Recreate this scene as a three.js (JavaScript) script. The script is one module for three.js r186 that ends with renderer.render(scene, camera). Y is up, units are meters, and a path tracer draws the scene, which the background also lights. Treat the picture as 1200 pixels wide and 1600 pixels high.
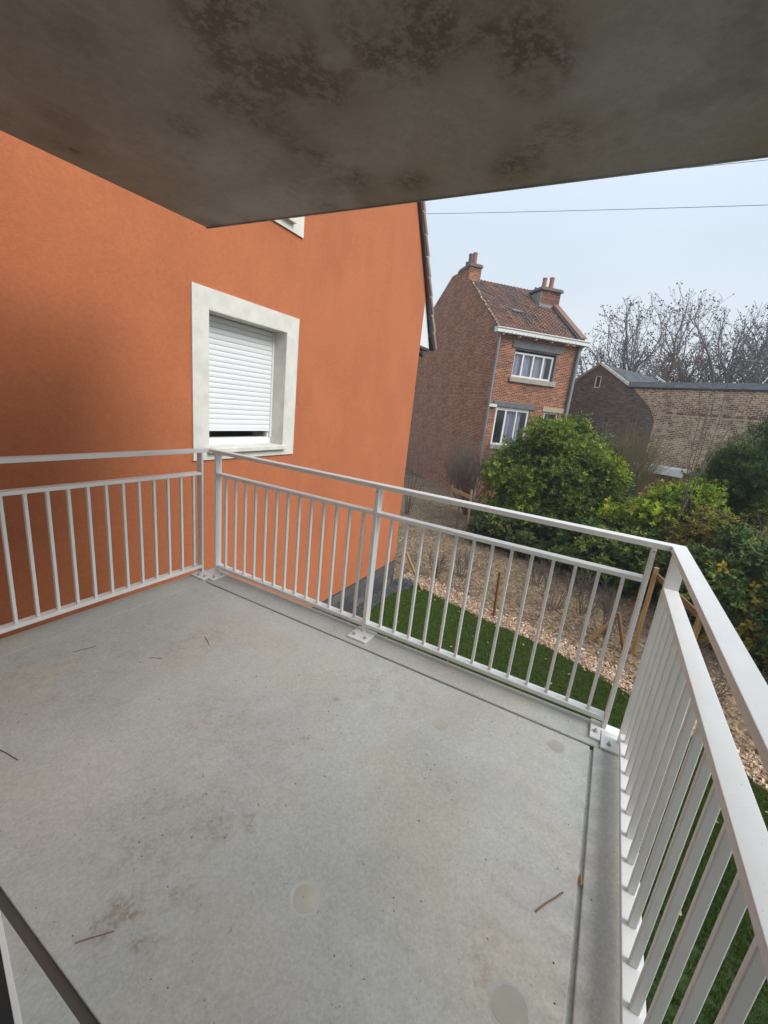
import * as THREE from 'three';
import { RoundedBoxGeometry } from 'three/addons/geometries/RoundedBoxGeometry.js';
import { mergeGeometries } from 'three/addons/utils/BufferGeometryUtils.js';

// ---------------------------------------------------------------- camera, sky, sun, exposure
const scene = new THREE.Scene();
const camera = new THREE.PerspectiveCamera(102.212, 768 / 1024, 0.03, 600);
camera.position.set(2.722, 1.4915, 2.171);
camera.rotation.set(-0.2523, 0.4834, 0.108, 'YXZ');
camera.updateMatrixWorld();

const renderer = new THREE.WebGLRenderer({ antialias: true });
renderer.setSize(768, 1024);
renderer.toneMapping = THREE.LinearToneMapping;
renderer.toneMappingExposure = 2.08;
renderer.shadowMap.enabled = true;

const SKY_GAIN = 0.645;
const SUN_DIR = new THREE.Vector3(0.74, 0.64, -0.10).normalize();
const sun = new THREE.DirectionalLight(new THREE.Color(1.0, 0.98, 0.95), 1.5);
sun.position.copy(SUN_DIR).multiplyScalar(40);
sun.target.position.set(0, 0, -6);
sun.castShadow = true;
sun.shadow.radius = 60;
sun.shadow.mapSize.set(2048, 2048);
Object.assign(sun.shadow.camera, { left: -28, right: 28, top: 28, bottom: -28, near: 1, far: 110 });
scene.add(sun, sun.target);

// ---------------------------------------------------------------- random numbers and noise
function rng(seed) {
  let s = seed >>> 0;
  return () => { s = (s + 0x6D2B79F5) >>> 0; let t = s; t = Math.imul(t ^ (t >>> 15), t | 1); t ^= t + Math.imul(t ^ (t >>> 7), t | 61); return ((t ^ (t >>> 14)) >>> 0) / 4294967296; };
}
const lerp = (a, b, t) => a + (b - a) * t;
const clamp = (v, a = 0, b = 1) => Math.min(b, Math.max(a, v));
const smooth = (a, b, v) => { const t = clamp((v - a) / (b - a)); return t * t * (3 - 2 * t); };
function hash(x, y, s) { let h = Math.imul(x, 374761393) ^ Math.imul(y, 668265263) ^ Math.imul(s, 2147483647 - 58); h = Math.imul(h ^ (h >>> 13), 1274126177); return ((h ^ (h >>> 16)) >>> 0) / 4294967296; }
function vnoise(x, y, s, per = 0) {                       // value noise, optional period in cells
  let ix = Math.floor(x), iy = Math.floor(y); const fx = x - ix, fy = y - iy;
  const u = fx * fx * (3 - 2 * fx), v = fy * fy * (3 - 2 * fy);
  let ix1 = ix + 1, iy1 = iy + 1;
  if (per) { ix = ((ix % per) + per) % per; iy = ((iy % per) + per) % per; ix1 = ((ix1 % per) + per) % per; iy1 = ((iy1 % per) + per) % per; }
  return lerp(lerp(hash(ix, iy, s), hash(ix1, iy, s), u), lerp(hash(ix, iy1, s), hash(ix1, iy1, s), u), v);
}
function fbm(x, y, s, oct = 4, per = 0) { let a = 0.5, r = 0, n = 0; for (let i = 0; i < oct; i++) { r += a * vnoise(x, y, s + i * 17, per); n += a; a *= 0.5; x *= 2; y *= 2; if (per) per *= 2; } return r / n; }

// ---------------------------------------------------------------- textures
function tex(w, h, fn, srgb = true, repeat = null) {
  const d = new Uint8Array(w * h * 4);
  for (let j = 0; j < h; j++) for (let i = 0; i < w; i++) {
    const c = fn((i + 0.5) / w, (j + 0.5) / h, i, j), k = (j * w + i) * 4;
    if (typeof c === 'number') { d[k] = d[k + 1] = d[k + 2] = clamp(c) * 255; } else { d[k] = clamp(c[0] / 255) * 255; d[k + 1] = clamp(c[1] / 255) * 255; d[k + 2] = clamp(c[2] / 255) * 255; }
    d[k + 3] = 255;
  }
  const t = new THREE.DataTexture(d, w, h);
  t.magFilter = THREE.LinearFilter; t.minFilter = THREE.LinearMipmapLinearFilter; t.generateMipmaps = true;
  t.wrapS = t.wrapT = THREE.RepeatWrapping;
  if (srgb) t.colorSpace = THREE.SRGBColorSpace;
  if (repeat) t.repeat.set(repeat[0], repeat[1]);
  t.needsUpdate = true;
  return t;
}
const mix3 = (a, b, t) => [lerp(a[0], b[0], t), lerp(a[1], b[1], t), lerp(a[2], b[2], t)];
const mul3 = (a, m) => [a[0] * m, a[1] * m, a[2] * m];

// sky: an even winter overcast, pale blue, a little brighter overhead
{
  const w = 512, h = 256, d = new Float32Array(w * h * 4);
  for (let j = 0; j < h; j++) {
    const el = ((j + 0.5) / h - 0.5) * Math.PI;          // row 0 is straight down
    for (let i = 0; i < w; i++) {
      const az = (i / w) * Math.PI * 2, ce = Math.cos(el);
      const px = Math.cos(az) * ce, pz = Math.sin(az) * ce, py = Math.sin(el);
      const q = 1 / (Math.abs(py) + 0.35);
      const n = fbm(px * q * 1.6 + 9, pz * q * 1.6 + 4, 71, 4) - 0.5;
      const L = SKY_GAIN * (0.82 + 0.55 * smooth(0.25, 1.0, py)) * (1 + 0.10 * n);
      const t = smooth(0.0, 0.55, py);
      const k = (j * w + i) * 4;
      const r = lerp(0.74, 0.63, t) + n * 0.06, g = lerp(0.80, 0.74, t) + n * 0.03, b = lerp(0.86, 0.87, t);
      if (py < 0) { d[k] = 0.22; d[k + 1] = 0.22; d[k + 2] = 0.21; } else { d[k] = r * L; d[k + 1] = g * L; d[k + 2] = b * L; }
      d[k + 3] = 1;
    }
  }
  const sky = new THREE.DataTexture(d, w, h, THREE.RGBAFormat, THREE.FloatType);
  sky.mapping = THREE.EquirectangularReflectionMapping; sky.magFilter = THREE.LinearFilter; sky.minFilter = THREE.LinearFilter; sky.needsUpdate = true;
  scene.background = sky; scene.environment = sky;
}

// ---------------------------------------------------------------- object helpers
const taken = {};
function numbered(n) { taken[n] = (taken[n] ?? -1) + 1; return taken[n] ? `${n}_${String(taken[n]).padStart(3, '0')}` : n; }
function thing(name, label, category, pos = [0, 0, 0], turn = 0, group) {
  const o = new THREE.Group(); o.name = numbered(name); o.position.set(...pos); o.rotation.y = turn;
  o.userData = { label, category }; if (group) o.userData.group = group;
  scene.add(o); return o;
}
function part(parent, name, geo, mat, extra) {            // geometry is in the thing's own frame
  const g = Array.isArray(geo) ? (geo.length > 1 ? mergeGeometries(geo.map(x => x.index ? x.toNonIndexed() : x)) : geo[0]) : geo;
  const m = new THREE.Mesh(g, mat); m.name = name; m.castShadow = m.receiveShadow = true;
  if (extra) Object.assign(m.userData, extra);
  parent.add(m); return m;
}
function room(parent, x0, x1, y0, y1, z0, z1, open) {         // thin-walled room, open on one side towards its window
  const t = 0.04, gs = [];
  gs.push(box(x0, x1, y0 - t, y0, z0, z1), box(x0, x1, y1, y1 + t, z0, z1));
  if (open !== '-x') gs.push(box(x0 - t, x0, y0 - t, y1 + t, z0 - t, z1 + t)); if (open !== '+x') gs.push(box(x1, x1 + t, y0 - t, y1 + t, z0 - t, z1 + t));
  if (open !== '-z') gs.push(box(x0, x1, y0 - t, y1 + t, z0 - t, z0)); if (open !== '+z') gs.push(box(x0, x1, y0 - t, y1 + t, z1, z1 + t));
  return part(parent, 'room', gs, interiorPaint);
}
function structure(name, geo, mat, label) {
  const m = part(scene, numbered(name), geo, mat, { kind: 'structure', label }); return m;
}
// UVs in metres from the dominant normal
function metreUV(g, ox = 0, oy = 0) {
  if (g.index) g = g.toNonIndexed();
  const p = g.attributes.position, n = p.count, uv = new Float32Array(n * 2);
  const a = new THREE.Vector3(), b = new THREE.Vector3(), c = new THREE.Vector3(), e = new THREE.Vector3(), f = new THREE.Vector3();
  for (let i = 0; i < n; i += 3) {
    a.fromBufferAttribute(p, i); b.fromBufferAttribute(p, i + 1); c.fromBufferAttribute(p, i + 2);
    e.subVectors(b, a); f.subVectors(c, a); e.cross(f);
    const ax = Math.abs(e.x), ay = Math.abs(e.y), az = Math.abs(e.z);
    [a, b, c].forEach((v, k) => {
      let u, w;
      if (ay >= ax && ay >= az) { u = v.x; w = v.z; } else if (ax >= az) { u = v.z; w = v.y; } else { u = v.x; w = v.y; }
      uv[(i + k) * 2] = u + ox; uv[(i + k) * 2 + 1] = w + oy;
    });
  }
  g.setAttribute('uv', new THREE.BufferAttribute(uv, 2)); return g;
}
const box = (x0, x1, y0, y1, z0, z1) => metreUV(new THREE.BoxGeometry(x1 - x0, y1 - y0, z1 - z0).translate((x0 + x1) / 2, (y0 + y1) / 2, (z0 + z1) / 2));
const rbox = (x0, x1, y0, y1, z0, z1, r = 0.003, s = 2) => metreUV(new RoundedBoxGeometry(x1 - x0, y1 - y0, z1 - z0, s, r).translate((x0 + x1) / 2, (y0 + y1) / 2, (z0 + z1) / 2));
// plan polygon [[x,z],...] extruded from y0 to y1, edges eased by b
function plan(pts, y0, y1, b = 0) {
  const sh = new THREE.Shape(pts.map(([x, z]) => new THREE.Vector2(x, -z)));
  const g = new THREE.ExtrudeGeometry(sh, { depth: y1 - y0 - 2 * b, bevelEnabled: b > 0, bevelThickness: b, bevelSize: b, bevelOffset: -b, bevelSegments: 2, curveSegments: 12 });
  g.rotateX(-Math.PI / 2).translate(0, y0 + b, 0); return metreUV(g);
}
// polygon in the xy plane extruded along z from z0 to z1
function elev(pts, z0, z1, holes = []) {
  const sh = new THREE.Shape(pts.map(([x, y]) => new THREE.Vector2(x, y)));
  for (const h of holes) sh.holes.push(new THREE.Path(h.map(([x, y]) => new THREE.Vector2(x, y))));
  const g = new THREE.ExtrudeGeometry(sh, { depth: z1 - z0, bevelEnabled: false }); g.translate(0, 0, z0); return metreUV(g);
}
// polygon in the zy plane extruded along x from x0 to x1
function side(pts, x0, x1, holes = []) {
  const g = elev(pts.map(([z, y]) => [-z, y]), 0, x1 - x0, holes.map(h => h.map(([z, y]) => [-z, y])));
  g.rotateY(Math.PI / 2).translate(x0, 0, 0); return metreUV(g);
}
const rect = (x0, x1, y0, y1) => [[x0, y0], [x1, y0], [x1, y1], [x0, y1]];
const V = (x, y, z) => new THREE.Vector3(x, y, z);
// tapered round bar between two points
function bar(a, b, r0, r1 = r0, seg = 8, thin = false) {
  const d = V(0, 0, 0).subVectors(b, a), L = d.length();
  const g = new THREE.CylinderGeometry(r1, r0, L, thin ? 3 : seg, 1, thin);
  g.translate(0, L / 2, 0); g.applyQuaternion(new THREE.Quaternion().setFromUnitVectors(V(0, 1, 0), d.normalize())); g.translate(a.x, a.y, a.z); return g;
}
const tube = (pts, r, seg = 40, rad = 8) => new THREE.TubeGeometry(new THREE.CatmullRomCurve3(pts), seg, r, rad);

// ---------------------------------------------------------------- materials
const std = (o) => new THREE.MeshStandardMaterial(o);
const lin = (r, g, b) => new THREE.Color().setRGB(r, g, b);

// concrete of the balcony floor: uv in metres, offset so that it covers the slab once
const FLW = 3.4, FLH = 2.4;
const floorStains = [[1.79, 0.90, .03, .5], [1.81, 1.40, .05, .35], [1.87, 1.32, .05, .4], [1.83, 1.59, .08, .55], [1.78, 1.71, .07, .5], [1.90, 1.73, .05, .6], [1.75, .62, .02, .5], [1.6, 1.5, .2, .3], [0.75, .7, .2, .25], [1.9, .35, .2, .22], [0.5, 1.3, .3, .2], [1.5, 1.05, .25, .22], [2.7, 1.25, .1, .25]];
const floorMap = tex(1632, 1152, (u, v) => {
  const x = u * FLW - 0.15, z = v * FLH - 0.15;
  const big = fbm(x * 1.3 + 3, z * 1.3 + 7, 11, 5), mid = 0.5 * fbm(x * 5, z * 5, 23, 4) + 0.5 * fbm(x * 17, z * 17, 29, 4), fine = fbm(x * 130, z * 130, 31, 3), grit = hash(Math.floor(u * 1632), Math.floor(v * 1152), 5);
  let c = mix3([183, 184, 177], [196, 197, 191], smooth(0.30, 0.70, big));
  c = mix3(c, [192, 186, 166], 0.55 * smooth(0.5, 0.72, fbm(x * 2.1 + 20, z * 2.1, 47, 5)));     // greenish film
  c = mix3(c, [192, 182, 168], 0.34 * smooth(0.52, 0.74, fbm(x * 2.4 + 5, z * 2.4 + 31, 53, 5)));  // faint rust
  c = mix3(c, [182, 183, 180], 0.4 * smooth(0.55, 0.72, fbm(x * 3.1 + 45, z * 3.1 + 11, 59, 5)));
  for (const [sx, sz, r, k] of floorStains) { const dd = Math.hypot(x - sx, z - sz) / r; if (dd < 2.5) { const m = k * smooth(1.6, 0.1, dd + (mid - 0.5) * 2.2) * (0.25 + 0.75 * smooth(0.46, 0.60, fbm(x * 95, z * 95, 61, 3))) * smooth(0.34, 0.62, fbm(x * 22, z * 22, 63, 3)); c = mix3(c, [138, 122, 98], m * 0.85); } }
  let m = 0.985 + 0.07 * (mid - 0.5) + (fine - 0.5) * 0.13 + (grit - 0.5) * 0.07;
  const pit = vnoise(x * 140, z * 140, 77); if (pit > 0.965 && hash(Math.floor(x * 140), Math.floor(z * 140), 3) > 0.4) m *= 0.72;
  const veins = Math.abs(fbm(x * 3.3 + 8, z * 3.3, 83, 5) - 0.5); m *= 1 - 0.03 * smooth(0.010, 0, veins);
  return mul3(c, m);
});
const floorBump = tex(816, 576, (u, v) => { const x = u * FLW, z = v * FLH; return 0.5 + 0.5 * (fbm(x * 55, z * 55, 3, 3) - 0.5) + 0.5 * (fbm(x * 6, z * 6, 8, 3) - 0.5); }, false);
for (const t of [floorMap, floorBump]) { t.repeat.set(1 / FLW, 1 / FLH); t.offset.set(0.15 / FLW, 0.15 / FLH); }
const floorConcrete = std({ map: floorMap, bumpMap: floorBump, bumpScale: 0.0014, roughness: 0.82 });

// soffit: grey-brown concrete with black mould
const moldSpots = [[1.44, 1.12, .16], [1.48, 1.01, .15], [1.32, .88, .13], [1.1, .87, .12], [1.47, .88, .13], [1.58, .77, .11], [1.84, .82, .13], [1.92, .81, .10], [2.13, .83, .14], [2.3, .7, .12], [2.26, .57, .10], [.09, .88, .09], [.33, 1.03, .08], [.83, .78, .09], [1.32, .22, .12], [1.24, .46, .11], [1.21, .68, .1], [2.08, .1, .1], [2.26, .25, .12], [.03, .01, .07], [.4, -.03, .07], [1.0, .02, .07], [1.6, .12, .1], [1.91, .94, .14]];
const soffitMap = tex(1360, 960, (u, v) => {
  const x = u * FLW - 0.2, z = v * FLH - 0.2;
  const big = fbm(x * 1.5 + 13, z * 1.5 + 2, 101, 5), mid = fbm(x * 7, z * 7, 103, 4), fine = 0.6 * fbm(x * 38, z * 38, 107, 5) + 0.4 * fbm(x * 120, z * 120, 109, 3);
  let c = mix3([156, 157, 151], [176, 179, 176], smooth(0.35, 0.65, big));
  c = mix3(c, [154, 153, 136], 0.5 * smooth(0.5, 0.7, fbm(x * 2 + 31, z * 2, 111, 4)));
  let mold = 0;
  for (const [sx, sz, r] of moldSpots) { const dd = Math.hypot(x - sx, z - sz) / r; if (dd < 2.2) mold += smooth(1.9, 0.2, dd + (mid - 0.5) * 1.9); }
  mold = clamp(mold * 0.7) * (0.22 + 0.98 * smooth(0.32, 0.66, fine)) * (0.4 + 1.0 * smooth(0.3, 0.7, mid)) + 0.22 * smooth(0.60, 0.72, fbm(x * 3.2, z * 3.2 + 9, 127, 5));
  c = mix3(c, [74, 68, 56], clamp(mold) * 0.62);
  return mul3(c, 0.93 + (fine - 0.5) * 0.16 + (hash(Math.floor(u * 1360), Math.floor(v * 960), 9) - 0.5) * 0.05);
});
soffitMap.repeat.set(1 / FLW, 1 / FLH); soffitMap.offset.set(0.2 / FLW, 0.2 / FLH);
const soffitConcrete = std({ map: soffitMap, roughness: 0.62 });

// orange render
const renderMap = tex(1024, 1024, (u, v) => {
  const n = fbm(u * 6, v * 6, 201, 5, 6), f = fbm(u * 180, v * 180, 207, 2, 180), s = fbm(u * 24, v * 5, 211, 3, 0), g = hash(Math.floor(u * 1024), Math.floor(v * 1024), 7);
  return mul3([186, 110, 71], 0.92 + 0.10 * n + 0.07 * (f - 0.5) + 0.05 * (s - 0.5) + 0.03 * (g - 0.5));
}, true, [1 / 4, 1 / 4]);
const renderBump = tex(512, 512, (u, v) => fbm(u * 128, v * 128, 223, 3, 128), false, [1 / 1, 1 / 1]);
const orange = std({ map: renderMap, bumpMap: renderBump, bumpScale: 0.0016, roughness: 0.95 });

const surroundMap = tex(512, 512, (u, v) => mul3([222, 219, 208], 0.93 + 0.12 * (fbm(u * 9, v * 9, 231, 5, 9) - 0.3) + 0.03 * (hash(Math.floor(u * 512), Math.floor(v * 512), 3) - 0.5)), true, [1, 1]);
const surround = std({ map: surroundMap, roughness: 0.9 });

const paintMap = tex(512, 512, (u, v) => { const n = fbm(u * 8, v * 8, 241, 5, 8), sp = vnoise(u * 120, v * 120, 243, 120); return mul3([241, 241, 237], 0.965 + 0.05 * (n - 0.5) - (sp > 0.93 ? 0.08 : 0)); }, true, [2, 2]);
const railPaint = std({ map: paintMap, roughness: 0.42 });
const zincBolt = std({ color: lin(0.55, 0.55, 0.53), metalness: 0.75, roughness: 0.45 });
const plasticWhite = std({ color: lin(0.78, 0.79, 0.79), roughness: 0.4 });
const whitePaint = std({ color: lin(0.74, 0.74, 0.71), roughness: 0.55 });
const oldWhite = std({ map: tex(256, 256, (u, v) => mul3([222, 220, 212], 0.9 + 0.3 * (fbm(u * 10, v * 10, 251, 4, 10) - 0.2)), true, [1, 1]), roughness: 0.7 });
const blackRubber = std({ color: lin(0.02, 0.02, 0.02), roughness: 0.8 });
const darkSeal = std({ color: lin(0.035, 0.032, 0.03), roughness: 0.8 });
const darkZinc = std({ color: lin(0.07, 0.075, 0.085), roughness: 0.5, metalness: 0.3 });
const zinc = std({ map: tex(256, 256, (u, v) => mul3([128, 136, 142], 0.85 + 0.3 * fbm(u * 6, v * 20, 257, 4)), true, [0.7, 0.7]), roughness: 0.5, metalness: 0.25 });
const greyPaint = std({ map: tex(256, 256, (u, v) => mul3([104, 104, 106], 0.85 + 0.3 * fbm(u * 12, v * 12, 259, 4, 12)), true, [1, 1]), roughness: 0.85 });
const stoneSill = std({ map: tex(256, 256, (u, v) => mul3([168, 160, 146], 0.8 + 0.35 * fbm(u * 14, v * 14, 263, 4, 14)), true, [1, 1]), roughness: 0.9 });
const beigeStone = std({ color: lin(0.40, 0.33, 0.22), roughness: 0.9 });
const paneGlass = new THREE.MeshPhysicalMaterial({ color: lin(0.95, 0.97, 0.97), transmission: 1, thickness: 0, roughness: 0.03, ior: 1.5 });
const darkRoom = std({ color: lin(0.03, 0.03, 0.035), roughness: 0.95 });
const curtain = std({ map: tex(256, 64, (u, v) => mul3([150, 146, 164], 0.86 + 0.22 * fbm(u * 26, v * 2, 267, 3)), true, [1, 1]), roughness: 0.95 });
const tileRed = std({ color: lin(0.22, 0.125, 0.09), roughness: 0.95 });
const clay = std({ color: lin(0.32, 0.14, 0.10), roughness: 0.85 });
const clayGrey = std({ color: lin(0.15, 0.12, 0.11), roughness: 0.9 });
const paleRender = std({ map: tex(256, 256, (u, v) => mul3([236, 234, 227], 0.92 + 0.14 * fbm(u * 20, v * 20, 271, 4, 20)), true, [1 / 2, 1 / 2]), roughness: 0.95 });
const interiorPaint = std({ color: lin(0.72, 0.71, 0.68), roughness: 0.9 });

// brickwork: colour and relief, uv in metres over S x S
function brickwork(seed, palette, mortar, bw, bh, joint, rough, sootK = 0, S = 2.4, N = 1024) {
  const rows = Math.round(S / bh), colsN = Math.round(S / bw), ch = S / rows, cw = S / colsN;
  const at = (u, v) => {
    const x = u * S, y = v * S;
    const wx = (fbm(u * 40, v * 40, seed + 1, 3, 40) - 0.5) * rough, wy = (fbm(u * 34 , v * 34, seed + 2, 3, 34) - 0.5) * rough;
    const yy = y + wy; let r = Math.floor(yy / ch); const fy = yy / ch - r; r = ((r % rows) + rows) % rows;
    const xx = x + wx + (r % 2 ? cw / 2 : 0); let c = Math.floor(xx / cw); const fx = xx / cw - c; c = ((c % colsN) + colsN) % colsN;
    const jx = joint / cw / 2, jy = joint / ch / 2;
    const e = Math.min(fx / jx, (1 - fx) / jx, fy / jy, (1 - fy) / jy);
    return [smooth(0.7, 1.3, e), r, c];
  };
  const map = tex(N, N, (u, v) => {
    const [m, r, c] = at(u, v), h = hash(c, r, seed), k = Math.floor(h * palette.length);
    const f = fbm(u * 90, v * 90, seed + 5, 3, 90), g = fbm(u * 4, v * 4, seed + 9, 4, 4);
    let b = mul3(palette[k], 0.82 + 0.3 * hash(c + 50, r, seed + 3) + 0.3 * (f - 0.5));
    const mo = mul3(mortar, 0.85 + 0.3 * f);
    let o = mix3(mo, b, m); o = mul3(o, 0.88 + 0.26 * (g - 0.3));
    if (sootK < 0) o = mix3(o, mul3(mortar, 0.8 + 0.4 * f), -sootK * smooth(0.5, 0.62, fbm(u * 12, v * 16, seed + 13, 4)));
    if (sootK > 0) o = mix3(o, [44, 38, 38], sootK * smooth(0.4, 0.65, g));
    return o;
  }, true, [1 / S, 1 / S]);
  const bump = tex(N / 2, N / 2, (u, v) => { const [m, r, c] = at(u, v); return 0.25 + m * (0.45 + 0.25 * hash(c, r, seed + 31)) + 0.1 * (fbm(u * 80, v * 80, seed, 2, 80) - 0.5); }, false, [1 / S, 1 / S]);
  return std({ map, bumpMap: bump, bumpScale: 0.012, roughness: 0.93 });
}
const redBrick = brickwork(301, [[150, 78, 56], [130, 65, 48], [158, 88, 62], [108, 60, 48], [140, 70, 50], [166, 100, 72]], [196, 166, 134], 0.218, 0.0686, 0.017, 0.014);
const sootyBrick = redBrick.clone(); sootyBrick.color = lin(0.62, 0.6, 0.62);
const darkBrick = brickwork(331, [[122, 103, 94], [106, 92, 84], [134, 110, 98], [114, 96, 86]], [140, 128, 116], 0.24, 0.08, 0.014, 0.02, 0.08);
const paleBrick = brickwork(361, [[136, 98, 84], [152, 114, 96], [112, 84, 74], [144, 102, 84], [168, 134, 112]], [212, 192, 164], 0.24, 0.08, 0.030, 0.055, -0.55);
const plinthMat = brickwork(381, [[88, 84, 82], [80, 77, 76], [94, 90, 86], [76, 74, 74]], [70, 68, 68], 0.4, 0.2, 0.01, 0.004, 0, 1.2, 512);
const timber = std({ map: tex(256, 256, (u, v) => mul3([176, 142, 92], 0.75 + 0.4 * fbm(u * 30, v * 3, 391, 4)), true, [3, 1]), roughness: 0.85 });
const timberDark = std({ map: tex(256, 256, (u, v) => mul3([134, 104, 68], 0.75 + 0.4 * fbm(u * 30, v * 3, 397, 4)), true, [3, 1]), roughness: 0.85 });
const bark = std({ color: lin(0.115, 0.09, 0.07), roughness: 0.95 });
const barkPale = std({ color: lin(0.24, 0.20, 0.14), roughness: 0.95 });
const barkGrey = std({ color: lin(0.17, 0.15, 0.145), roughness: 0.95 });
const twigBrown = std({ color: lin(0.15, 0.112, 0.08), roughness: 0.95 });
const twigOlive = std({ color: lin(0.15, 0.125, 0.06), roughness: 0.95 });
const vcol = std({ vertexColors: true, roughness: 0.9 });
const foliage = new THREE.MeshPhysicalMaterial({ color: 0xffffff, roughness: 0.75, specularIntensity: 0.5, side: THREE.DoubleSide, transmission: 0.25, thickness: 0 });
const matte = std({ color: 0xffffff, roughness: 0.95, side: THREE.DoubleSide });

// ================================================================ LARGE STRUCTURE
const GY = -2.65;
// ---- the concrete balcony floor we stand on
{
  const b = thing('balcony_slab', 'pale grey concrete balcony floor with a drainage groove along its edges', 'balcony', [0, 0, 0]);
  part(b, 'slab_body', box(-0.044, 3.058, -0.2, -0.014, -0.058, 2.0), floorConcrete);
  const gx = 2.926, gz = 0.143;
  part(b, 'floor_panel', plan([[0.149, 0.159], [gx, 0.159], [gx, 1.862], [0.149, 1.862]], -0.0142, 0, 0.0025), floorConcrete);
  part(b, 'edge_strip', plan([[-0.044, -0.058], [3.058, -0.058], [3.058, gz], [-0.044, gz]], -0.0142, 0, 0.006), floorConcrete);
  part(b, 'edge_strip', plan([[gx + 0.017, gz + 0.0005], [3.058, gz + 0.0005], [3.058, 2.0], [gx + 0.017, 2.0]], -0.0142, 0, 0.004), floorConcrete);
  part(b, 'edge_strip', plan([[-0.044, gz + 0.0005], [0.1465, gz + 0.0005], [0.1465, 1.862], [-0.044, 1.862]], -0.0142, 0.0, 0.003), floorConcrete);
  part(b, 'threshold_strip', plan([[-0.044, 1.886], [gx, 1.886], [gx, 2.0], [-0.044, 2.0]], -0.0142, 0, 0.003), floorConcrete);
  part(b, 'groove_bed', box(0.15, 2.92, -0.0138, -0.0105, 1.863, 1.885), std({ color: lin(0.10, 0.085, 0.07), roughness: 0.95 }));
  part(b, 'drain_hole', new THREE.CylinderGeometry(0.0095, 0.0095, 0.004, 16).translate(gx + 0.0085, -0.0118, gz + 0.008), blackRubber);
  // round filler plugs of the lifting points
  const plugMat = std({ map: tex(128, 128, (u, v) => mul3([177, 174, 161], 0.88 + 0.25 * fbm(u * 9, v * 9, 401, 4, 9))), roughness: 0.9 });
  const ringMat = std({ map: tex(128, 128, (u, v) => mul3([189, 189, 183], 0.9 + 0.2 * fbm(u * 12, v * 12, 405, 4, 12))), roughness: 0.9 });
  for (const [x, z, r, sx] of [[2.19, 1.397, 0.040, 1], [2.795, 1.30, 0.046, 1], [2.269, 0.462, 0.035, 1], [2.783, 0.256, 0.036, 1]]) {
    const rr = rng(Math.floor(x * 991)), pts = [], ptr = [];
    for (let i = 0; i < 26; i++) { const a = i / 26 * Math.PI * 2, q = r * (0.93 + 0.14 * rr()); pts.push([x + Math.cos(a) * q * sx, z + Math.sin(a) * q]); const q2 = r * (1.12 + 0.2 * rr()); ptr.push([x + Math.cos(a) * q2, z + Math.sin(a) * q2]); }
    part(b, 'filler_ring', plan(ptr, -0.004, 0.0003), ringMat);
    part(b, 'filler_plug', plan(pts, -0.004, 0.0008), plugMat);
  }
}
// ---- the balcony above
{
  const b = thing('upper_balcony_slab', 'underside of the balcony above, grey brown concrete blotched with black mould', 'balcony', [0, 2.55, 0]);
  const pts = [[-0.067, -0.041], [3.075, -0.112], [3.075, 2.0], [-0.16, 2.0]];
  part(b, 'slab_body', plan(pts, 0, 0.17, 0.012), soffitConcrete);
  const ins = [[-0.075 + 0.012, -0.031], [3.07, -0.102], [3.07, -0.09], [-0.063, -0.019]];
  part(b, 'drip_edge', plan([[-0.06, -0.034], [3.07, -0.105], [3.07, -0.097], [-0.06, -0.026]], -0.006, 0.004), soffitConcrete);
}
// ---- the building we stand in (behind the camera): orange facade, door opening, a closed room
{
  const b = thing('apartment_building', 'pale rendered facade behind the balcony with an open doorway', 'building', [0, GY, 2.0]);
  const y = -GY;
  part(b, 'wall', elev([[-1.24, 0], [9, 0], [9, y + 6.5], [-1.24, y + 6.5]], 0.003, 0.3, [rect(1.75, 3.3, y + 0.002, y + 2.2)]), paleRender);
  part(b, 'room_floor', box(-1.2, 8.9, y - 0.25, y - 0.02, 0.31, 5), interiorPaint);
  part(b, 'room_ceiling', box(-1.2, 8.9, y + 2.5, y + 2.7, 0.31, 5), interiorPaint);
  part(b, 'room_wall', box(-1.2, 8.9, y - 0.25, y + 2.5, 5.0, 5.2), interiorPaint);
  part(b, 'room_wall', box(-1.23, -1.2, y - 0.25, y + 2.5, 0.31, 5.0), interiorPaint);
  part(b, 'room_wall', box(8.9, 8.95, y - 0.25, y + 2.5, 0.31, 5.0), interiorPaint);
}
// door threshold at the lower left
{
  const t = thing('door_threshold', 'white aluminium door strip with black seal beside the balcony floor', 'door sill', [1.5, 0, 1.892]);
  t.rotation.y = -0.2135;
  part(t, 'strip', rbox(-0.9, 0.55, 0.0, 0.006, -0.002, 0.011, 0.002, 2), whitePaint);
  part(t, 'seal', box(-0.9, 0.55, 0.0, 0.0035, 0.0112, 0.12), blackRubber);
}

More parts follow.
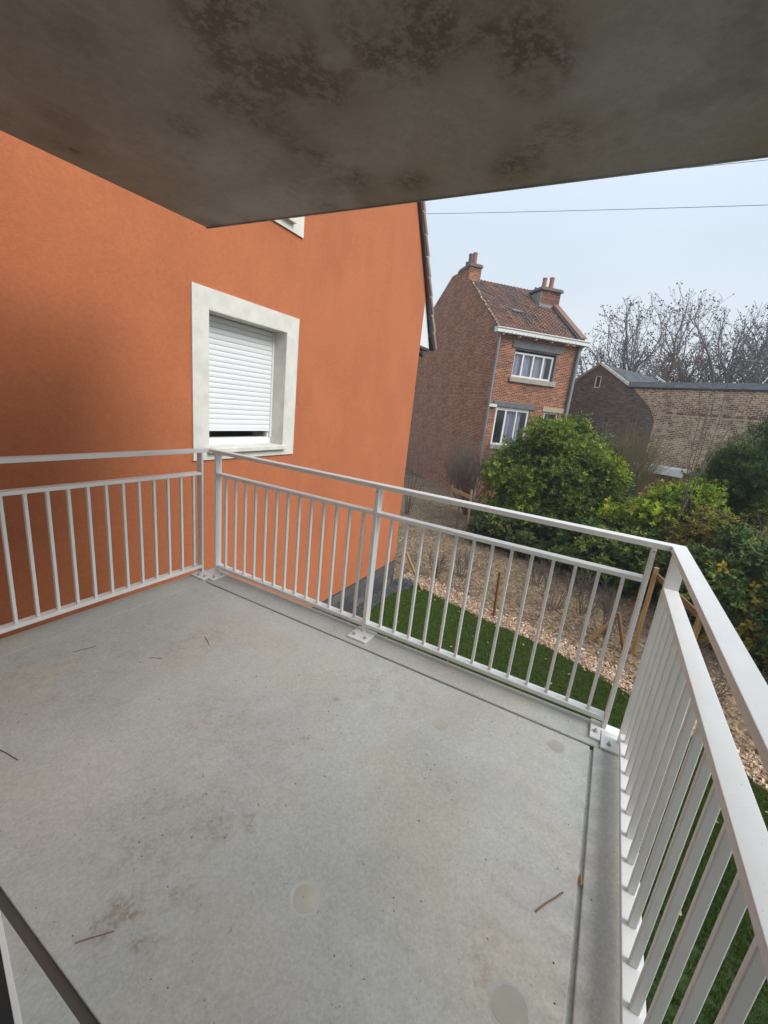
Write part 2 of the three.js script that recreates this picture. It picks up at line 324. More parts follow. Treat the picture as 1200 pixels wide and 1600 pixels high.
// ---- the orange neighbour house
{
  const h = thing('orange_house', 'orange rendered house with a white framed window and dark stone plinth', 'house', [-1.25, GY, -2.5]);
  const W = (z) => z + 2.5, Y = (y) => y - GY;               // world z and y into the house's frame
  const zy = (pts) => pts.map(([z, y]) => [W(z), Y(y)]);
  const op = (dy) => zy([[-2.17, 0.80 + dy], [-0.973, 0.80 + dy], [-0.973, 2.262 + dy], [-2.17, 2.262 + dy]]);
  part(h, 'wall', side(zy([[-6.2, -2.03], [2.0, -2.03], [2.0, 8.0], [-0.2, 11.2], [-2.2, 11.2], [-6.2, 3.86]]), -0.30, 0, [op(0), op(2.722)]), orange);
  part(h, 'side_wall', box(-9, -0.302, Y(-2.03), Y(3.4), W(-6.2), W(-5.9)), orange);
  part(h, 'plinth', box(-9, 0.012, 0, Y(-2.032), W(-6.212), W(2.0)), plinthMat);
  for (const dy of [0, 2.722]) {
    const w = new THREE.Group(); w.name = 'window'; h.add(w);
    const out = zy([[-2.385, 0.685 + dy], [-0.78, 0.685 + dy], [-0.78, 2.462 + dy], [-2.385, 2.462 + dy]]);
    part(w, 'surround', side(out, 0.0, 0.022, [op(dy)]), surround);
    const lin0 = op(dy);
    // reveal lining 4 mm inside the opening
    const [[za, ya], [zb], [, yb]] = [lin0[0], lin0[1], lin0[2]];
    part(w, 'reveal', [box(-0.3, 0.021, yb - 0.008, yb - 0.001, za + 0.001, zb - 0.001), box(-0.3, 0.021, ya + 0.02, yb - 0.009, za + 0.001, za + 0.008), box(-0.3, 0.021, ya + 0.02, yb - 0.009, zb - 0.008, zb - 0.001)], surround);
    part(w, 'sill', rbox(-0.26, 0.075, ya - 0.035, ya + 0.018, za - 0.02, zb + 0.02, 0.006), surround);
    part(w, 'frame', [box(-0.29, -0.20, ya + 0.019, ya + 0.10, za + 0.009, zb - 0.009), box(-0.29, -0.22, ya + 0.10, yb - 0.01, za + 0.009, za + 0.06), box(-0.29, -0.22, ya + 0.10, yb - 0.01, zb - 0.06, zb - 0.009), box(-0.29, -0.23, yb - 0.07, yb - 0.01, za + 0.06, zb - 0.06)], plasticWhite);
    part(w, 'guide_rail', box(-0.219, -0.185, ya + 0.101, yb - 0.009, za + 0.009, za + 0.04), plasticWhite); part(w, 'guide_rail', box(-0.219, -0.185, ya + 0.101, yb - 0.009, zb - 0.04, zb - 0.009), plasticWhite);
    part(w, 'pane', box(-0.262, -0.256, ya + 0.10, yb - 0.07, za + 0.06, zb - 0.06), paneGlass);
    // roller shutter, slat by slat
    room(w, -4.2, -0.302, ya - 0.75, yb + 0.2, za - 1.2, zb + 1.2, '+x');
    const nS = 21, sy0 = ya + 0.205, sy1 = yb - 0.012, p = (sy1 - sy0) / nS;
    const prof = new THREE.Shape();
    prof.moveTo(0, 0.0); prof.lineTo(0.006, 0.0015); prof.quadraticCurveTo(0.0145, p * 0.5, 0.006, p * 0.93); prof.lineTo(0, p * 0.945); prof.lineTo(0, 0);
    const slatG = new THREE.ExtrudeGeometry(prof, { depth: zb - za - 0.056, bevelEnabled: false, curveSegments: 5 });
    for (let k = 0; k < nS; k++) { const s = part(w, 'shutter_slat', slatG, plasticWhite); s.position.set(-0.207, sy0 + k * p, za + 0.028); }
    part(w, 'shutter_backing', box(-0.212, -0.208, sy0 + 0.004, sy1, za + 0.041, zb - 0.041), std({ color: lin(0.35, 0.36, 0.37), roughness: 0.6 }));
    part(w, 'bottom_bar', rbox(-0.212, -0.190, sy0 - 0.022, sy0 - 0.001, za + 0.03, zb - 0.03, 0.003), plasticWhite);
  }
  // roof: verge line from the eave (z -6.78, y 2.79) upwards
  const E0 = [-6.80, 2.76], sl = 1.66, up = 4.65;
  const E1 = [E0[0] + up, E0[1] + up * sl];
  const t = 0.10, nz = -sl / Math.hypot(1, sl), ny = 1 / Math.hypot(1, sl);
  const offp = ([z, y], k) => [z + nz * k, y + ny * k];
  const r = part(h, 'roof', side(zy([E0, E1, offp(E1, 0.06), offp(E0, 0.06)]), -9, 0.02), darkZinc);
  part(h, 'barge_board', side(zy([offp(E0, -0.03), offp(E1, -0.03), offp(E1, 0.045), offp(E0, 0.045)]), 0.022, 0.07), darkZinc);
  const tiltA = Math.atan2(sl, 1), tileL = 0.36;
  const pts = [], nT = 14; const prof = new THREE.Shape();
  // verge tile: a shallow hollow slab, tipped so each overlaps the one below
  const tg = rbox(-0.22, 0.10, -0.045, 0.05, -0.02, tileL + 0.03, 0.03, 3); tg.rotateX(0.11);
  const tileMats = [std({ color: lin(0.28, 0.19, 0.155), roughness: 0.9 }), std({ color: lin(0.33, 0.25, 0.20), roughness: 0.9 }), std({ color: lin(0.24, 0.17, 0.15), roughness: 0.9 })];
  for (let k = 0; k < nT; k++) {
    const d = k * tileL, z = E0[0] + Math.cos(tiltA) * d + nz * 0.078, y = E0[1] + Math.sin(tiltA) * d + ny * 0.078;
    const m = part(h, 'verge_tile', tg, tileMats[(k * 7) % 3]); m.position.set(0, Y(y), W(z)); m.rotation.x = -tiltA;
  }
  part(h, 'roof_tiles', side(zy([offp(E0, 0.079), offp(E1, 0.079), offp(E1, 0.11), offp(E0, 0.11)]), -9, -0.23), tileMats[0]);
  part(h, 'eave_cheek', side(zy([[-6.203, 3.70], [-6.203, 2.78], [-6.70, 2.78]]), -0.06, -0.012), whitePaint);
  part(h, 'eave_soffit', box(-9, -0.012, Y(2.73), Y(2.776), W(-6.74), W(-6.203)), darkZinc);
  part(h, 'gutter', new THREE.CylinderGeometry(0.07, 0.07, 8.9, 16, 1, false, 0, Math.PI).rotateZ(Math.PI / 2).rotateX(Math.PI / 2 * 0).translate(-4.46, Y(2.60), W(-6.46)), darkZinc);
  part(h, 'gutter_bracket', bar(V(-0.06, Y(2.73), W(-6.46)), V(-0.06, Y(2.56), W(-6.46)), 0.012), darkZinc);
}

// ---- railings
const RW = 3.04, RH = 1.02, RT = 0.026;
const baluster = (axis, p, q) => axis === 'x' ? rbox(p - 0.008, p + 0.008, 0.0745, 0.8225, -0.039, -0.017, 0.0035) : rbox(q - 0.0115, q + 0.0115, 0.0745, 0.8225, p - 0.0085, p + 0.0085, 0.0035);
function hexBolt(parent, x, y, z) {
  const m = part(parent, 'bolt', mergeGeometries([new THREE.CylinderGeometry(0.012, 0.012, 0.002, 16).translate(0, 0.001, 0), new THREE.CylinderGeometry(0.0085, 0.0085, 0.009, 6).translate(0, 0.0065, 0), new THREE.CylinderGeometry(0.004, 0.0045, 0.008, 10).translate(0, 0.0145, 0)]), zincBolt);
  m.position.set(x, y, z); m.rotation.y = x * 7 + z * 3; return m;
}
function railScrew(post, x, y, z) { const s = part(post, 'screw_hole', new THREE.CylinderGeometry(0.0035, 0.0035, 0.002, 10).rotateX(Math.PI / 2), blackRubber); s.position.set(x, y, z); }
{ // middle railing, along x
  const r = thing('balcony_railing', 'long white metal railing section facing the garden, with a post halfway', 'railing', [0, 0, 0], 0, 'white balcony railings');
  part(r, 'handrail', plan([[0.0005, 0], [RW - 0.0005, 0], [RW + 0.0585, -0.0595], [-0.0585, -0.0595]], RH - RT, RH, 0.002), railPaint);
  const segs = [[0.0785, 1.5085], [1.5345, 2.9705]];
  for (const [a, b] of segs) { part(r, 'upper_rail', rbox(a, b, 0.822, 0.845, -0.056, -0.0005), railPaint); part(r, 'bottom_rail', rbox(a, b, 0.05, 0.075, -0.056, -0.0005), railPaint); }
  for (let k = 0; k < 13; k++) part(r, 'baluster', baluster('x', 0.162 + k * 0.1052), railPaint);
  for (let k = 0; k < 13; k++) part(r, 'baluster', baluster('x', 1.63 + k * 0.1052), railPaint);
  for (const [a, b] of [[0.06, 0.078], [1.509, 1.534], [2.971, 2.989]]) { const p = part(r, 'post', rbox(a, b, 0.011, RH - RT - 0.0003, -0.056, 0, 0.002), railPaint); railScrew(p, (a + b) / 2, 0.978, 0.0002); }
  const pA = part(r, 'base_plate', plan([[0.0, -0.05], [0.172, -0.05], [0.172, 0.11], [0.121, 0.11], [0.121, 0.029], [0.0, 0.029]], 0.0002, 0.0125, 0.002), railPaint);
  hexBolt(pA, 0.148, 0.0125, 0.075); hexBolt(pA, 0.148, 0.0125, 0.0);
  const pM = part(r, 'base_plate', plan([[1.462, -0.05], [1.602, -0.05], [1.602, 0.104], [1.462, 0.104]], 0.0002, 0.0125, 0.002), railPaint);
  hexBolt(pM, 1.490, 0.0125, 0.062); hexBolt(pM, 1.575, 0.0125, 0.062);
  const pB = part(r, 'base_plate', plan([[2.919, -0.05], [3.053, -0.05], [3.053, 0.02], [2.9665, 0.02], [2.9665, 0.10], [2.919, 0.10]], 0.0002, 0.0125, 0.002), railPaint);
  hexBolt(pB, 2.943, 0.0125, 0.048);
}
{ // left railing, along z at x = 0
  const r = thing('balcony_railing', 'white metal railing section running along the orange house wall', 'railing', [0, 0, 0], 0, 'white balcony railings');
  part(r, 'handrail', plan([[0, 0.0005], [0, 1.99], [-0.0595, 1.99], [-0.0595, -0.0585]], RH - RT, RH, 0.002), railPaint);
  part(r, 'upper_rail', rbox(-0.056, -0.0005, 0.822, 0.845, 0.0695, 1.8985), railPaint);
  part(r, 'bottom_rail', rbox(-0.056, -0.0005, 0.05, 0.075, 0.0695, 1.8985), railPaint);
  for (let k = 0; k < 17; k++) part(r, 'baluster', baluster('z', 0.123 + k * 0.105, -0.028), railPaint);
  for (const [a, b] of [[0.051, 0.069], [1.899, 1.917]]) part(r, 'post', rbox(-0.056, 0, 0.011, RH - RT - 0.0003, a, b, 0.002), railPaint);
  const p1 = part(r, 'base_plate', plan([[-0.04, 0.032], [0.118, 0.032], [0.118, 0.152], [-0.04, 0.152]], 0.0002, 0.0125, 0.002), railPaint);
  hexBolt(p1, 0.085, 0.0125, 0.115); hexBolt(p1, 0.03, 0.0125, 0.125);
  part(r, 'base_plate', plan([[-0.04, 1.84], [0.118, 1.84], [0.118, 1.97], [-0.04, 1.97]], 0.0002, 0.0125, 0.002), railPaint);
}
{ // right railing, along z at x = RW
  const r = thing('balcony_railing', 'white metal railing section above the lawn, opposite the orange house wall', 'railing', [0, 0, 0], 0, 'white balcony railings');
  part(r, 'handrail', plan([[RW, 0.0005], [RW + 0.0595, -0.0585], [RW + 0.0595, 1.99], [RW, 1.99]], RH - RT, RH, 0.002), railPaint);
  part(r, 'upper_rail', rbox(RW + 0.0005, RW + 0.057, 0.822, 0.845, 0.0695, 1.8985), railPaint);
  part(r, 'bottom_rail', rbox(RW + 0.0005, RW + 0.057, 0.05, 0.075, 0.0695, 1.8985), railPaint);
  for (let k = 0; k < 17; k++) part(r, 'baluster', baluster('z', 0.129 + k * 0.1046, RW + 0.0285), railPaint);
  for (const [a, b] of [[0.05, 0.069], [1.899, 1.917]]) part(r, 'post', rbox(RW, RW + 0.057, 0.011, RH - RT - 0.0003, a, b, 0.002), railPaint);
  const p1 = part(r, 'base_plate', plan([[2.97, 0.023], [3.098, 0.023], [3.098, 0.145], [2.97, 0.145]], 0.0002, 0.0125, 0.002), railPaint);
  hexBolt(p1, 3.005, 0.0125, 0.106);
  part(r, 'base_plate', plan([[2.97, 1.84], [3.098, 1.84], [3.098, 1.97], [2.97, 1.97]], 0.0002, 0.0125, 0.002), railPaint);
}

// ---- the tall brick house: local x along its front, -z into its depth, y from the ground
{
  const h = thing('brick_house', 'tall red brick house with tiled roof, two chimneys and white framed windows', 'house', [-2.6, GY, -16.75], THREE.MathUtils.degToRad(44));
  const winHoles = [rect(0.9, 3.12, 5.96, 7.16), rect(0.47, 2.21, 2.9, 4.62), rect(3.0, 3.78, 2.6, 4.62)];
  part(h, 'front_wall', elev([[0, 0], [4.3, 0], [4.3, 7.62], [0, 7.62]], -0.3, 0, winHoles), redBrick);
  const gpts = [[0, 0], [0, 7.75], [-4.0, 10.68], [-4.0, 11.2], [-6.2, 11.3], [-8.62, 10.15], [-11.5, 8.75], [-11.5, 0]];
  part(h, 'gable_wall', side(gpts.map(([z, y]) => [z === 0 ? -0.003 : z, y]), -0.004, 0.3), redBrick);
  { const rr = rng(419), cm = [std({ color: lin(0.40, 0.34, 0.25), roughness: 0.95 }), std({ color: lin(0.22, 0.16, 0.11), roughness: 0.95 }), std({ color: lin(0.30, 0.22, 0.15), roughness: 0.95 })], cg = rbox(-0.035, 0.03, 0, 0.07, -0.09, 0.09, 0.012, 1);
    for (let k = 0; k < 21; k++) { const m = part(h, 'verge_brick', cg, cm[Math.floor(rr() * 3)]); m.position.set((rr() - 0.5) * 0.02, 7.78 + k * 0.138 + rr() * 0.03, 0.03 - k * 0.1885); m.rotation.set(0.632 + (rr() - 0.5) * 0.25, (rr() - 0.5) * 0.2, 0); m.scale.set(1, 0.6 + rr() * 0.7, 0.6 + rr() * 0.5); }
    part(h, 'rear_coping', bar(V(0.1, 11.31, -6.2), V(0.1, 8.76, -11.5), 0.045), cm[1]); }
  part(h, 'right_gable_wall', side([[-0.301, 0], [-0.301, 7.5], [-4.0, 10.5], [-8.2, 7.5], [-8.2, 0]], 4.0, 4.3), redBrick);
  part(h, 'back_wall', box(0.3, 4.0, 0, 7.5, -8.2, -7.9), redBrick);
  // main roof: pantiles laid in courses over a deck
  const sl = Math.atan2(2.93, 4.0), len = 5.18;
  part(h, 'roof_deck', side([[0.0, 7.79], [-4.0, 10.60], [-8.2, 7.5], [-8.2, 7.4], [-4.0, 10.46], [0.0, 7.64]], 0.301, 3.999), darkZinc);
  {
    const gs = [], rr = rng(77), rows = 27, cols = 21, cw = 4.0 / cols, rp = len / rows;
    for (let i = 0; i < rows; i++) for (let j = 0; j < cols; j++) {
      const n = 4, pos = [], idx = [], col = [];
      const patch = fbm(j * 0.22, i * 0.22, 409, 4);
      let c = [0.23, 0.115, 0.075]; if (patch > 0.54) c = [0.19, 0.105, 0.075]; if (patch > 0.63) c = [0.145, 0.10, 0.075]; if (rr() < 0.12) c = [0.28, 0.16, 0.105]; if (rr() < 0.05) c = [0.08, 0.06, 0.055];
      const m = 0.8 + rr() * 0.4, lift = rr() * 0.008, dx = (rr() - 0.5) * 0.01;
      for (let a = 0; a <= n; a++) for (let e = 0; e < 2; e++) {
        const x = 0.02 + (j + a / n) * cw + dx, wv = 0.028 * Math.sin(a / n * Math.PI * 2 * 0.9 + 0.3);
        const s = (i + (e ? 1.12 : 0)) * rp, hgt = 0.035 + wv + (e ? 0.0 : 0.028) + lift;
        pos.push(x, 7.60 + Math.sin(sl) * s + Math.cos(sl) * hgt, 0.28 - Math.cos(sl) * s + Math.sin(sl) * hgt); col.push(c[0] * m, c[1] * m, c[2] * m);
      }
      for (let a = 0; a < n; a++) { const q = a * 2; idx.push(q, q + 2, q + 1, q + 1, q + 2, q + 3); }
      const g = new THREE.BufferGeometry(); g.setAttribute('position', new THREE.Float32BufferAttribute(pos, 3)); g.setAttribute('color', new THREE.Float32BufferAttribute(col, 3)); g.setIndex(idx); g.computeVertexNormals(); gs.push(g.toNonIndexed());
    }
    part(h, 'roof_tiles', mergeGeometries(gs), std({ vertexColors: true, roughness: 0.9, side: THREE.DoubleSide }), { kind: 'stuff' });
  }
  for (let k = 0; k < 9; k++) part(h, 'ridge_tile', new THREE.CylinderGeometry(0.11, 0.115, 0.40, 10, 1, false, 0, Math.PI).rotateX(Math.PI / 2).rotateY(Math.PI / 2).rotateX(-Math.PI/2*0).translate(0.65 + k * 0.37, 10.62, -4.0), clay);
  const rl = part(h, 'roof_light', new RoundedBoxGeometry(0.5, 0.07, 0.35, 2, 0.01), zinc); rl.position.set(1.55, 9.02, -1.55); rl.rotation.x = 0.30;
  const rl2 = part(h, 'roof_vent', new RoundedBoxGeometry(0.16, 0.06, 0.14, 2, 0.01), clayGrey); rl2.position.set(1.05, 9.98, -2.92); rl2.rotation.x = 0.35;
  // right hand parapet with lead flashing and tile coping
  part(h, 'parapet', side([[0.05, 7.55], [0.05, 7.965], [-2.4, 9.775], [-2.4, 9.42]], 4.003, 4.33), redBrick);
  part(h, 'flashing', side([[0.12, 7.68], [0.12, 7.95], [-4.2, 11.0], [-4.2, 10.7]], 3.93, 4.001), darkZinc);
  part(h, 'parapet_coping', side([[0.10, 7.97], [0.10, 8.02], [-2.42, 9.85], [-2.42, 9.79]], 4.02, 4.35), tileRed);
  // eaves: white boxed gutter on brackets
  const gu = part(h, 'gutter', [box(-0.24, 4.42, 7.64, 7.80, 0.02, 0.32)], whitePaint);
  part(gu, 'gutter_lip', box(-0.26, 4.44, 7.802, 7.838, 0.0, 0.36), whitePaint);
  for (let k = 0; k < 6; k++) part(gu, 'bracket', box(0.08 + k * 0.82, 0.16 + k * 0.82, 7.56, 7.638, 0.003, 0.22), oldWhite);
  // upper window in a deep reveal under a grey lintel band
  part(h, 'lintel', [box(0.77, 3.31, 7.17, 7.46, 0.002, 0.05)], greyPaint);
  const U = new THREE.Group(); U.name = 'window'; h.add(U);
  part(U, 'reveal', [box(0.902, 3.118, 7.10, 7.158, -0.29, -0.002), box(3.06, 3.118, 5.97, 7.10, -0.29, -0.002), box(0.902, 0.94, 5.97, 7.10, -0.29, -0.002)], greyPaint);
  part(U, 'sill', rbox(0.84, 3.24, 5.74, 5.955, -0.2, 0.10, 0.015), stoneSill);
  const frameBars = (x0, x1, y0, y1, z, t, muls) => [box(x0, x1, y1 - t, y1, z, z + 0.06), box(x0, x1, y0, y0 + t, z, z + 0.06), box(x0, x0 + t, y0 + t, y1 - t, z, z + 0.06), box(x1 - t, x1, y0 + t, y1 - t, z, z + 0.06), ...muls.map(m => box(m - t / 2, m + t / 2, y0 + t, y1 - t, z, z + 0.06))];
  part(U, 'frame', frameBars(0.942, 3.0, 5.97, 7.02, -0.16, 0.075, [1.45, 1.98, 2.5]), whitePaint);
  part(U, 'sash_gap', box(3.002, 3.058, 5.97, 7.09, -0.2, -0.1), greyPaint);
  for (const [a, b] of [[1.018, 1.412], [1.488, 1.942], [2.018, 2.462], [2.538, 2.924]]) part(U, 'pane', box(a, b, 6.046, 6.944, -0.138, -0.132), paneGlass);
  const wavy = (x0, x1, y0, y1, z, folds, amp) => { const g = new THREE.PlaneGeometry(x1 - x0, y1 - y0, folds * 6, 1).translate((x0 + x1) / 2, (y0 + y1) / 2, z); const p = g.attributes.position; for (let i = 0; i < p.count; i++) p.setZ(i, z + amp * Math.sin((p.getX(i) - x0) / (x1 - x0) * folds * 2 * Math.PI)); g.computeVertexNormals(); return g; };
  part(U, 'curtain', wavy(0.95, 2.72, 5.98, 7.0, -0.215, 9, 0.016), std({ map: curtain.map, roughness: 0.95, side: THREE.DoubleSide }));
  // lower windows
  const Lw = new THREE.Group(); Lw.name = 'window'; h.add(Lw);
  part(Lw, 'lintel', box(0.30, 2.43, 4.625, 4.85, 0.002, 0.05), greyPaint);
  part(Lw, 'frame', [...frameBars(0.475, 2.205, 2.905, 4.615, -0.10, 0.09, []), box(0.55, 2.13, 4.47, 4.53, -0.1, -0.05), box(0.98, 1.06, 2.995, 4.47, -0.102, -0.04), box(1.55, 1.61, 2.995, 4.47, -0.102, -0.04)], whitePaint);
  for (const [a, b] of [[0.567, 0.978], [1.062, 1.548], [1.612, 2.113]]) part(Lw, 'pane', box(a, b, 2.997, 4.468, -0.085, -0.079), paneGlass);
  part(Lw, 'curtain', wavy(1.05, 1.9, 3.0, 4.45, -0.2, 5, 0.015), std({ map: curtain.map, roughness: 0.95, side: THREE.DoubleSide }));
  part(Lw, 'sill', rbox(0.4, 2.3, 2.72, 2.9, -0.2, 0.09, 0.012), stoneSill);
  part(h, 'beam_end', box(0.03, 0.42, 4.57, 4.70, 0.003, 0.12), oldWhite);
  const Lr = new THREE.Group(); Lr.name = 'window'; h.add(Lr);
  part(Lr, 'lintel', box(2.86, 4.02, 4.625, 4.84, 0.002, 0.04), beigeStone);
  part(Lr, 'frame', frameBars(3.003, 3.777, 2.61, 4.615, -0.12, 0.075, []), whitePaint);
  part(Lr, 'pane', box(3.08, 3.70, 2.69, 4.538, -0.095, -0.089), paneGlass);
  // downpipes
  part(h, 'downpipe', [bar(V(0.02, 7.7, 0.10), V(0.02, 0, 0.10), 0.05, 0.05, 12)], zinc);
  const dp = part(h, 'downpipe', [bar(V(4.12, 7.5, 0.09), V(4.12, 0, 0.09), 0.075, 0.075, 12), bar(V(4.16, 7.66, 0.18), V(4.12, 7.45, 0.09), 0.085, 0.075, 12)], zinc);
  for (const y of [2.2, 4.6, 6.6]) part(dp, 'clamp', new THREE.CylinderGeometry(0.085, 0.085, 0.05, 14).translate(4.12, y, 0.09), zinc);
  // chimneys
  const c1 = part(h, 'chimney', [box(-0.006, 0.62, 9.7, 11.25, -6.2, -3.98)], redBrick);
  part(c1, 'cap', [box(-0.05, 0.67, 11.252, 11.33, -5.4, -3.92), box(-0.03, 0.65, 11.332, 11.40, -5.3, -3.98)], std({ color: lin(0.17, 0.14, 0.12), roughness: 0.95 }));
  const pot = (parent, x, z, y, hh, r, m) => part(parent, 'pot', new THREE.LatheGeometry([[0.0, 0], [r * 1.15, 0], [r, hh * 0.15], [r * 0.88, hh * 0.85], [r * 1.02, hh * 0.9], [r * 1.02, hh], [r * 0.8, hh], [r * 0.75, 0.05], [0, 0.05]].map(([a, b]) => new THREE.Vector2(a, b)), 14).translate(x, y, z), m);
  pot(c1, 0.3, -4.25, 11.4, 0.55, 0.12, clay); pot(c1, 0.3, -4.72, 11.4, 0.62, 0.14, clayGrey); pot(c1, 0.3, -5.1, 11.4, 0.35, 0.10, clayGrey);
  const c2 = part(h, 'chimney', [box(3.25, 4.32, 8.9, 10.38, -3.35, -2.4)], sootyBrick);
  part(c2, 'cap', [box(3.16, 4.41, 10.382, 10.46, -3.44, -2.31), box(3.2, 4.37, 10.462, 10.52, -3.4, -2.35)], std({ color: lin(0.17, 0.14, 0.12), roughness: 0.95 }));
  part(c2, 'flashing', [box(3.2, 3.99, 9.3, 9.75, -2.399, -2.37), box(3.22, 3.248, 9.55, 10.3, -3.35, -2.4)], std({ color: lin(0.22, 0.23, 0.24), roughness: 0.8 }));
  pot(c2, 3.55, -2.8, 10.52, 0.5, 0.115, clay); pot(c2, 3.95, -2.8, 10.52, 0.58, 0.12, clay);
}

// ---- brick outbuilding and long garden wall behind the shrubs (local x to the right along the wall)
const WALL_POS = [5.618, GY, -21.29], WALL_TURN = THREE.MathUtils.degToRad(-28);
{
  const s = thing('brick_outbuilding', 'dark brick gabled outbuilding with grey tiled roof and tiny window', 'building', WALL_POS, WALL_TURN);
  part(s, 'gable_wall', elev([[-8.2, 0], [-1.55, 0], [-1.55, 4.7], [-1.9, 5.28], [-3.05, 6.38], [-4.81, 7.38], [-8.2, 5.1]], 0.03, 0.30, [rect(-4.95, -4.62, 6.2, 6.8)]), darkBrick);
  const w = new THREE.Group(); w.name = 'window'; s.add(w);
  part(w, 'frame', [box(-4.945, -4.90, 6.2, 6.8, 0.24, 0.30), box(-4.67, -4.625, 6.2, 6.8, 0.24, 0.30), box(-4.9, -4.67, 6.205, 6.25, 0.24, 0.30), box(-4.9, -4.67, 6.75, 6.795, 0.24, 0.30)], oldWhite);
  part(w, 'pane', box(-4.9, -4.67, 6.25, 6.75, 0.262, 0.268), paneGlass);
  room(w, -5.3, -4.3, 5.6, 6.81, -2.0, 0.028, '+z');
  part(w, 'lintel', box(-5.02, -4.55, 6.802, 6.87, 0.29, 0.33), greyPaint);
  const D = 5.6;
  const slope = (x0, y0, x1, y1, name) => {
    const gs = [], rr = rng(91), L = Math.hypot(x1 - x0, y1 - y0), a = Math.atan2(y1 - y0, x1 - x0), rows = 9, cols = 20;
    for (let i = 0; i < rows; i++) for (let j = 0; j < cols; j++) {
      const g = new THREE.BoxGeometry(L / rows * 1.1, 0.025, D / cols * 0.97); g.rotateZ(0.06 * Math.sign(x0 - x1) * -1); g.rotateX((rr() - 0.5) * 0.05);
      g.translate(L / rows * (i + 0.5), 0.05 + rr() * 0.008, -D / cols * (j + 0.5)); g.rotateZ(a); g.translate(x0, y0, 0.2);
      const c = 0.05 + rr() * 0.045, col = []; for (let k = 0; k < g.attributes.position.count; k++) col.push(c, c * 1.02, c * 1.08);
      g.setAttribute('color', new THREE.Float32BufferAttribute(col, 3)); gs.push(g);
    }
    part(s, name, mergeGeometries(gs), vcol, { kind: 'stuff' });
  };
  slope(-1.7, 5.60, -4.81, 7.44, 'roof_tiles');
  part(s, 'roof_deck', elev([[-8.2, 5.08], [-4.81, 7.36], [-1.7, 5.5], [-1.7, 5.42], [-4.81, 7.28], [-8.2, 5.0]], -D, 0.029), darkZinc);
  part(s, 'verge', [elev([[-3.06, 6.42], [-3.06, 6.275], [-4.81, 7.36], [-4.81, 7.5]], 0.301, 0.36)], oldWhite);
  part(s, 'verge', [elev([[-8.3, 5.06], [-8.3, 5.18], [-4.815, 7.5], [-4.815, 7.37]], 0.301, 0.36)], std({ color: lin(0.34, 0.29, 0.23), roughness: 0.9 }));
  part(s, 'rear_verge', [elev([[-1.6, 5.56], [-1.6, 5.66], [-4.81, 7.56], [-4.81, 7.46]], -D - 0.1, -D)], oldWhite);
}
{
  const s = thing('garden_wall', 'tall pale mottled brick wall with grey zinc coping behind the shrubs', 'wall', WALL_POS, WALL_TURN);
  part(s, 'wall', elev([[-1.54, 0], [9, 0], [9, 6.27], [-2.92, 6.27], [-1.84, 5.27], [-1.54, 4.72]], 0.02, 0.295), paleBrick);
  for (let k = 0; k < 6; k++) part(s, 'coping_sheet', elev([[-3.1 + k * 2.02, 6.28], [-3.1 + (k + 1) * 2.02 - 0.012, 6.28], [-3.1 + (k + 1) * 2.02 - 0.012, 6.52], [-3.1 + k * 2.02, 6.52]], -0.12, 0.37), zinc);
  part(s, 'coping_drip', box(-3.1, 9.02, 6.215, 6.279, 0.296, 0.345), darkZinc);
  const bm = [std({ color: lin(0.25, 0.10, 0.07), roughness: 0.95 }), std({ color: lin(0.20, 0.085, 0.065), roughness: 0.95 }), std({ color: lin(0.30, 0.135, 0.095), roughness: 0.95 })];
  const bg = rbox(0, 0.27, 0, 0.095, 0, 0.06, 0.008, 1), pm = std({ color: lin(0.5, 0.43, 0.32), roughness: 0.95 });
  const rr = rng(15);
  for (let k = 0; k < 22; k++) { const m = part(s, 'brick', bg, bm[Math.floor(rr() * 3)]); m.position.set(-1.1 + k * 0.44, 5.12 + (rr() - 0.5) * 0.015, 0.262 + rr() * 0.01); }
  part(s, 'mortar_band', box(-1.15, 8.9, 5.05, 5.115, 0.29, 0.302), pm);
}
{
  const s = thing('lean_to_shed', 'low brick lean-to with a white roof edge against the pale wall', 'shed', WALL_POS, WALL_TURN);
  part(s, 'wall', box(-1.35, 0.5, 0, 2.40, 0.32, 1.1), redBrick);
  part(s, 'roof', elev([[-1.5, 2.62], [-1.5, 2.76], [0.62, 2.76], [0.62, 2.62]], 0.31, 1.25), oldWhite);
  part(s, 'fascia', box(-1.52, 0.64, 2.42, 2.74, 1.251, 1.29), whitePaint);
}

scene.fog = new THREE.FogExp2(new THREE.Color(0.62, 0.68, 0.74), 0.0019);   // winter mist

// ================================================================ GROUND
const pw = (tab, x) => { if (x <= tab[0][0]) { const [a, b] = tab; return a[1] + (x - a[0]) * (b[1] - a[1]) / (b[0] - a[0]); } for (let i = 0; i < tab.length - 1; i++) if (x <= tab[i + 1][0]) return lerp(tab[i][1], tab[i + 1][1], (x - tab[i][0]) / (tab[i + 1][0] - tab[i][0])); const n = tab.length; return tab[n - 1][1] + (x - tab[n - 1][0]) * (tab[n - 1][1] - tab[n - 2][1]) / (tab[n - 1][0] - tab[n - 2][0]); };
const lawnTab = [[-1.25, -6.72], [0.02, -6.27], [1.17, -5.95], [2.34, -5.72], [3.47, -5.25], [4.4, -4.72], [5.24, -4.02], [6.4, -2.8]];   // edge between lawn and wood chips
const chipTab = [[-1.25, -7.16], [-0.26, -6.88], [1.08, -6.50], [2.38, -6.20], [3.35, -5.82], [4.4, -5.28], [5.3, -4.55], [6.6, -3.2]];   // edge between chips and soil
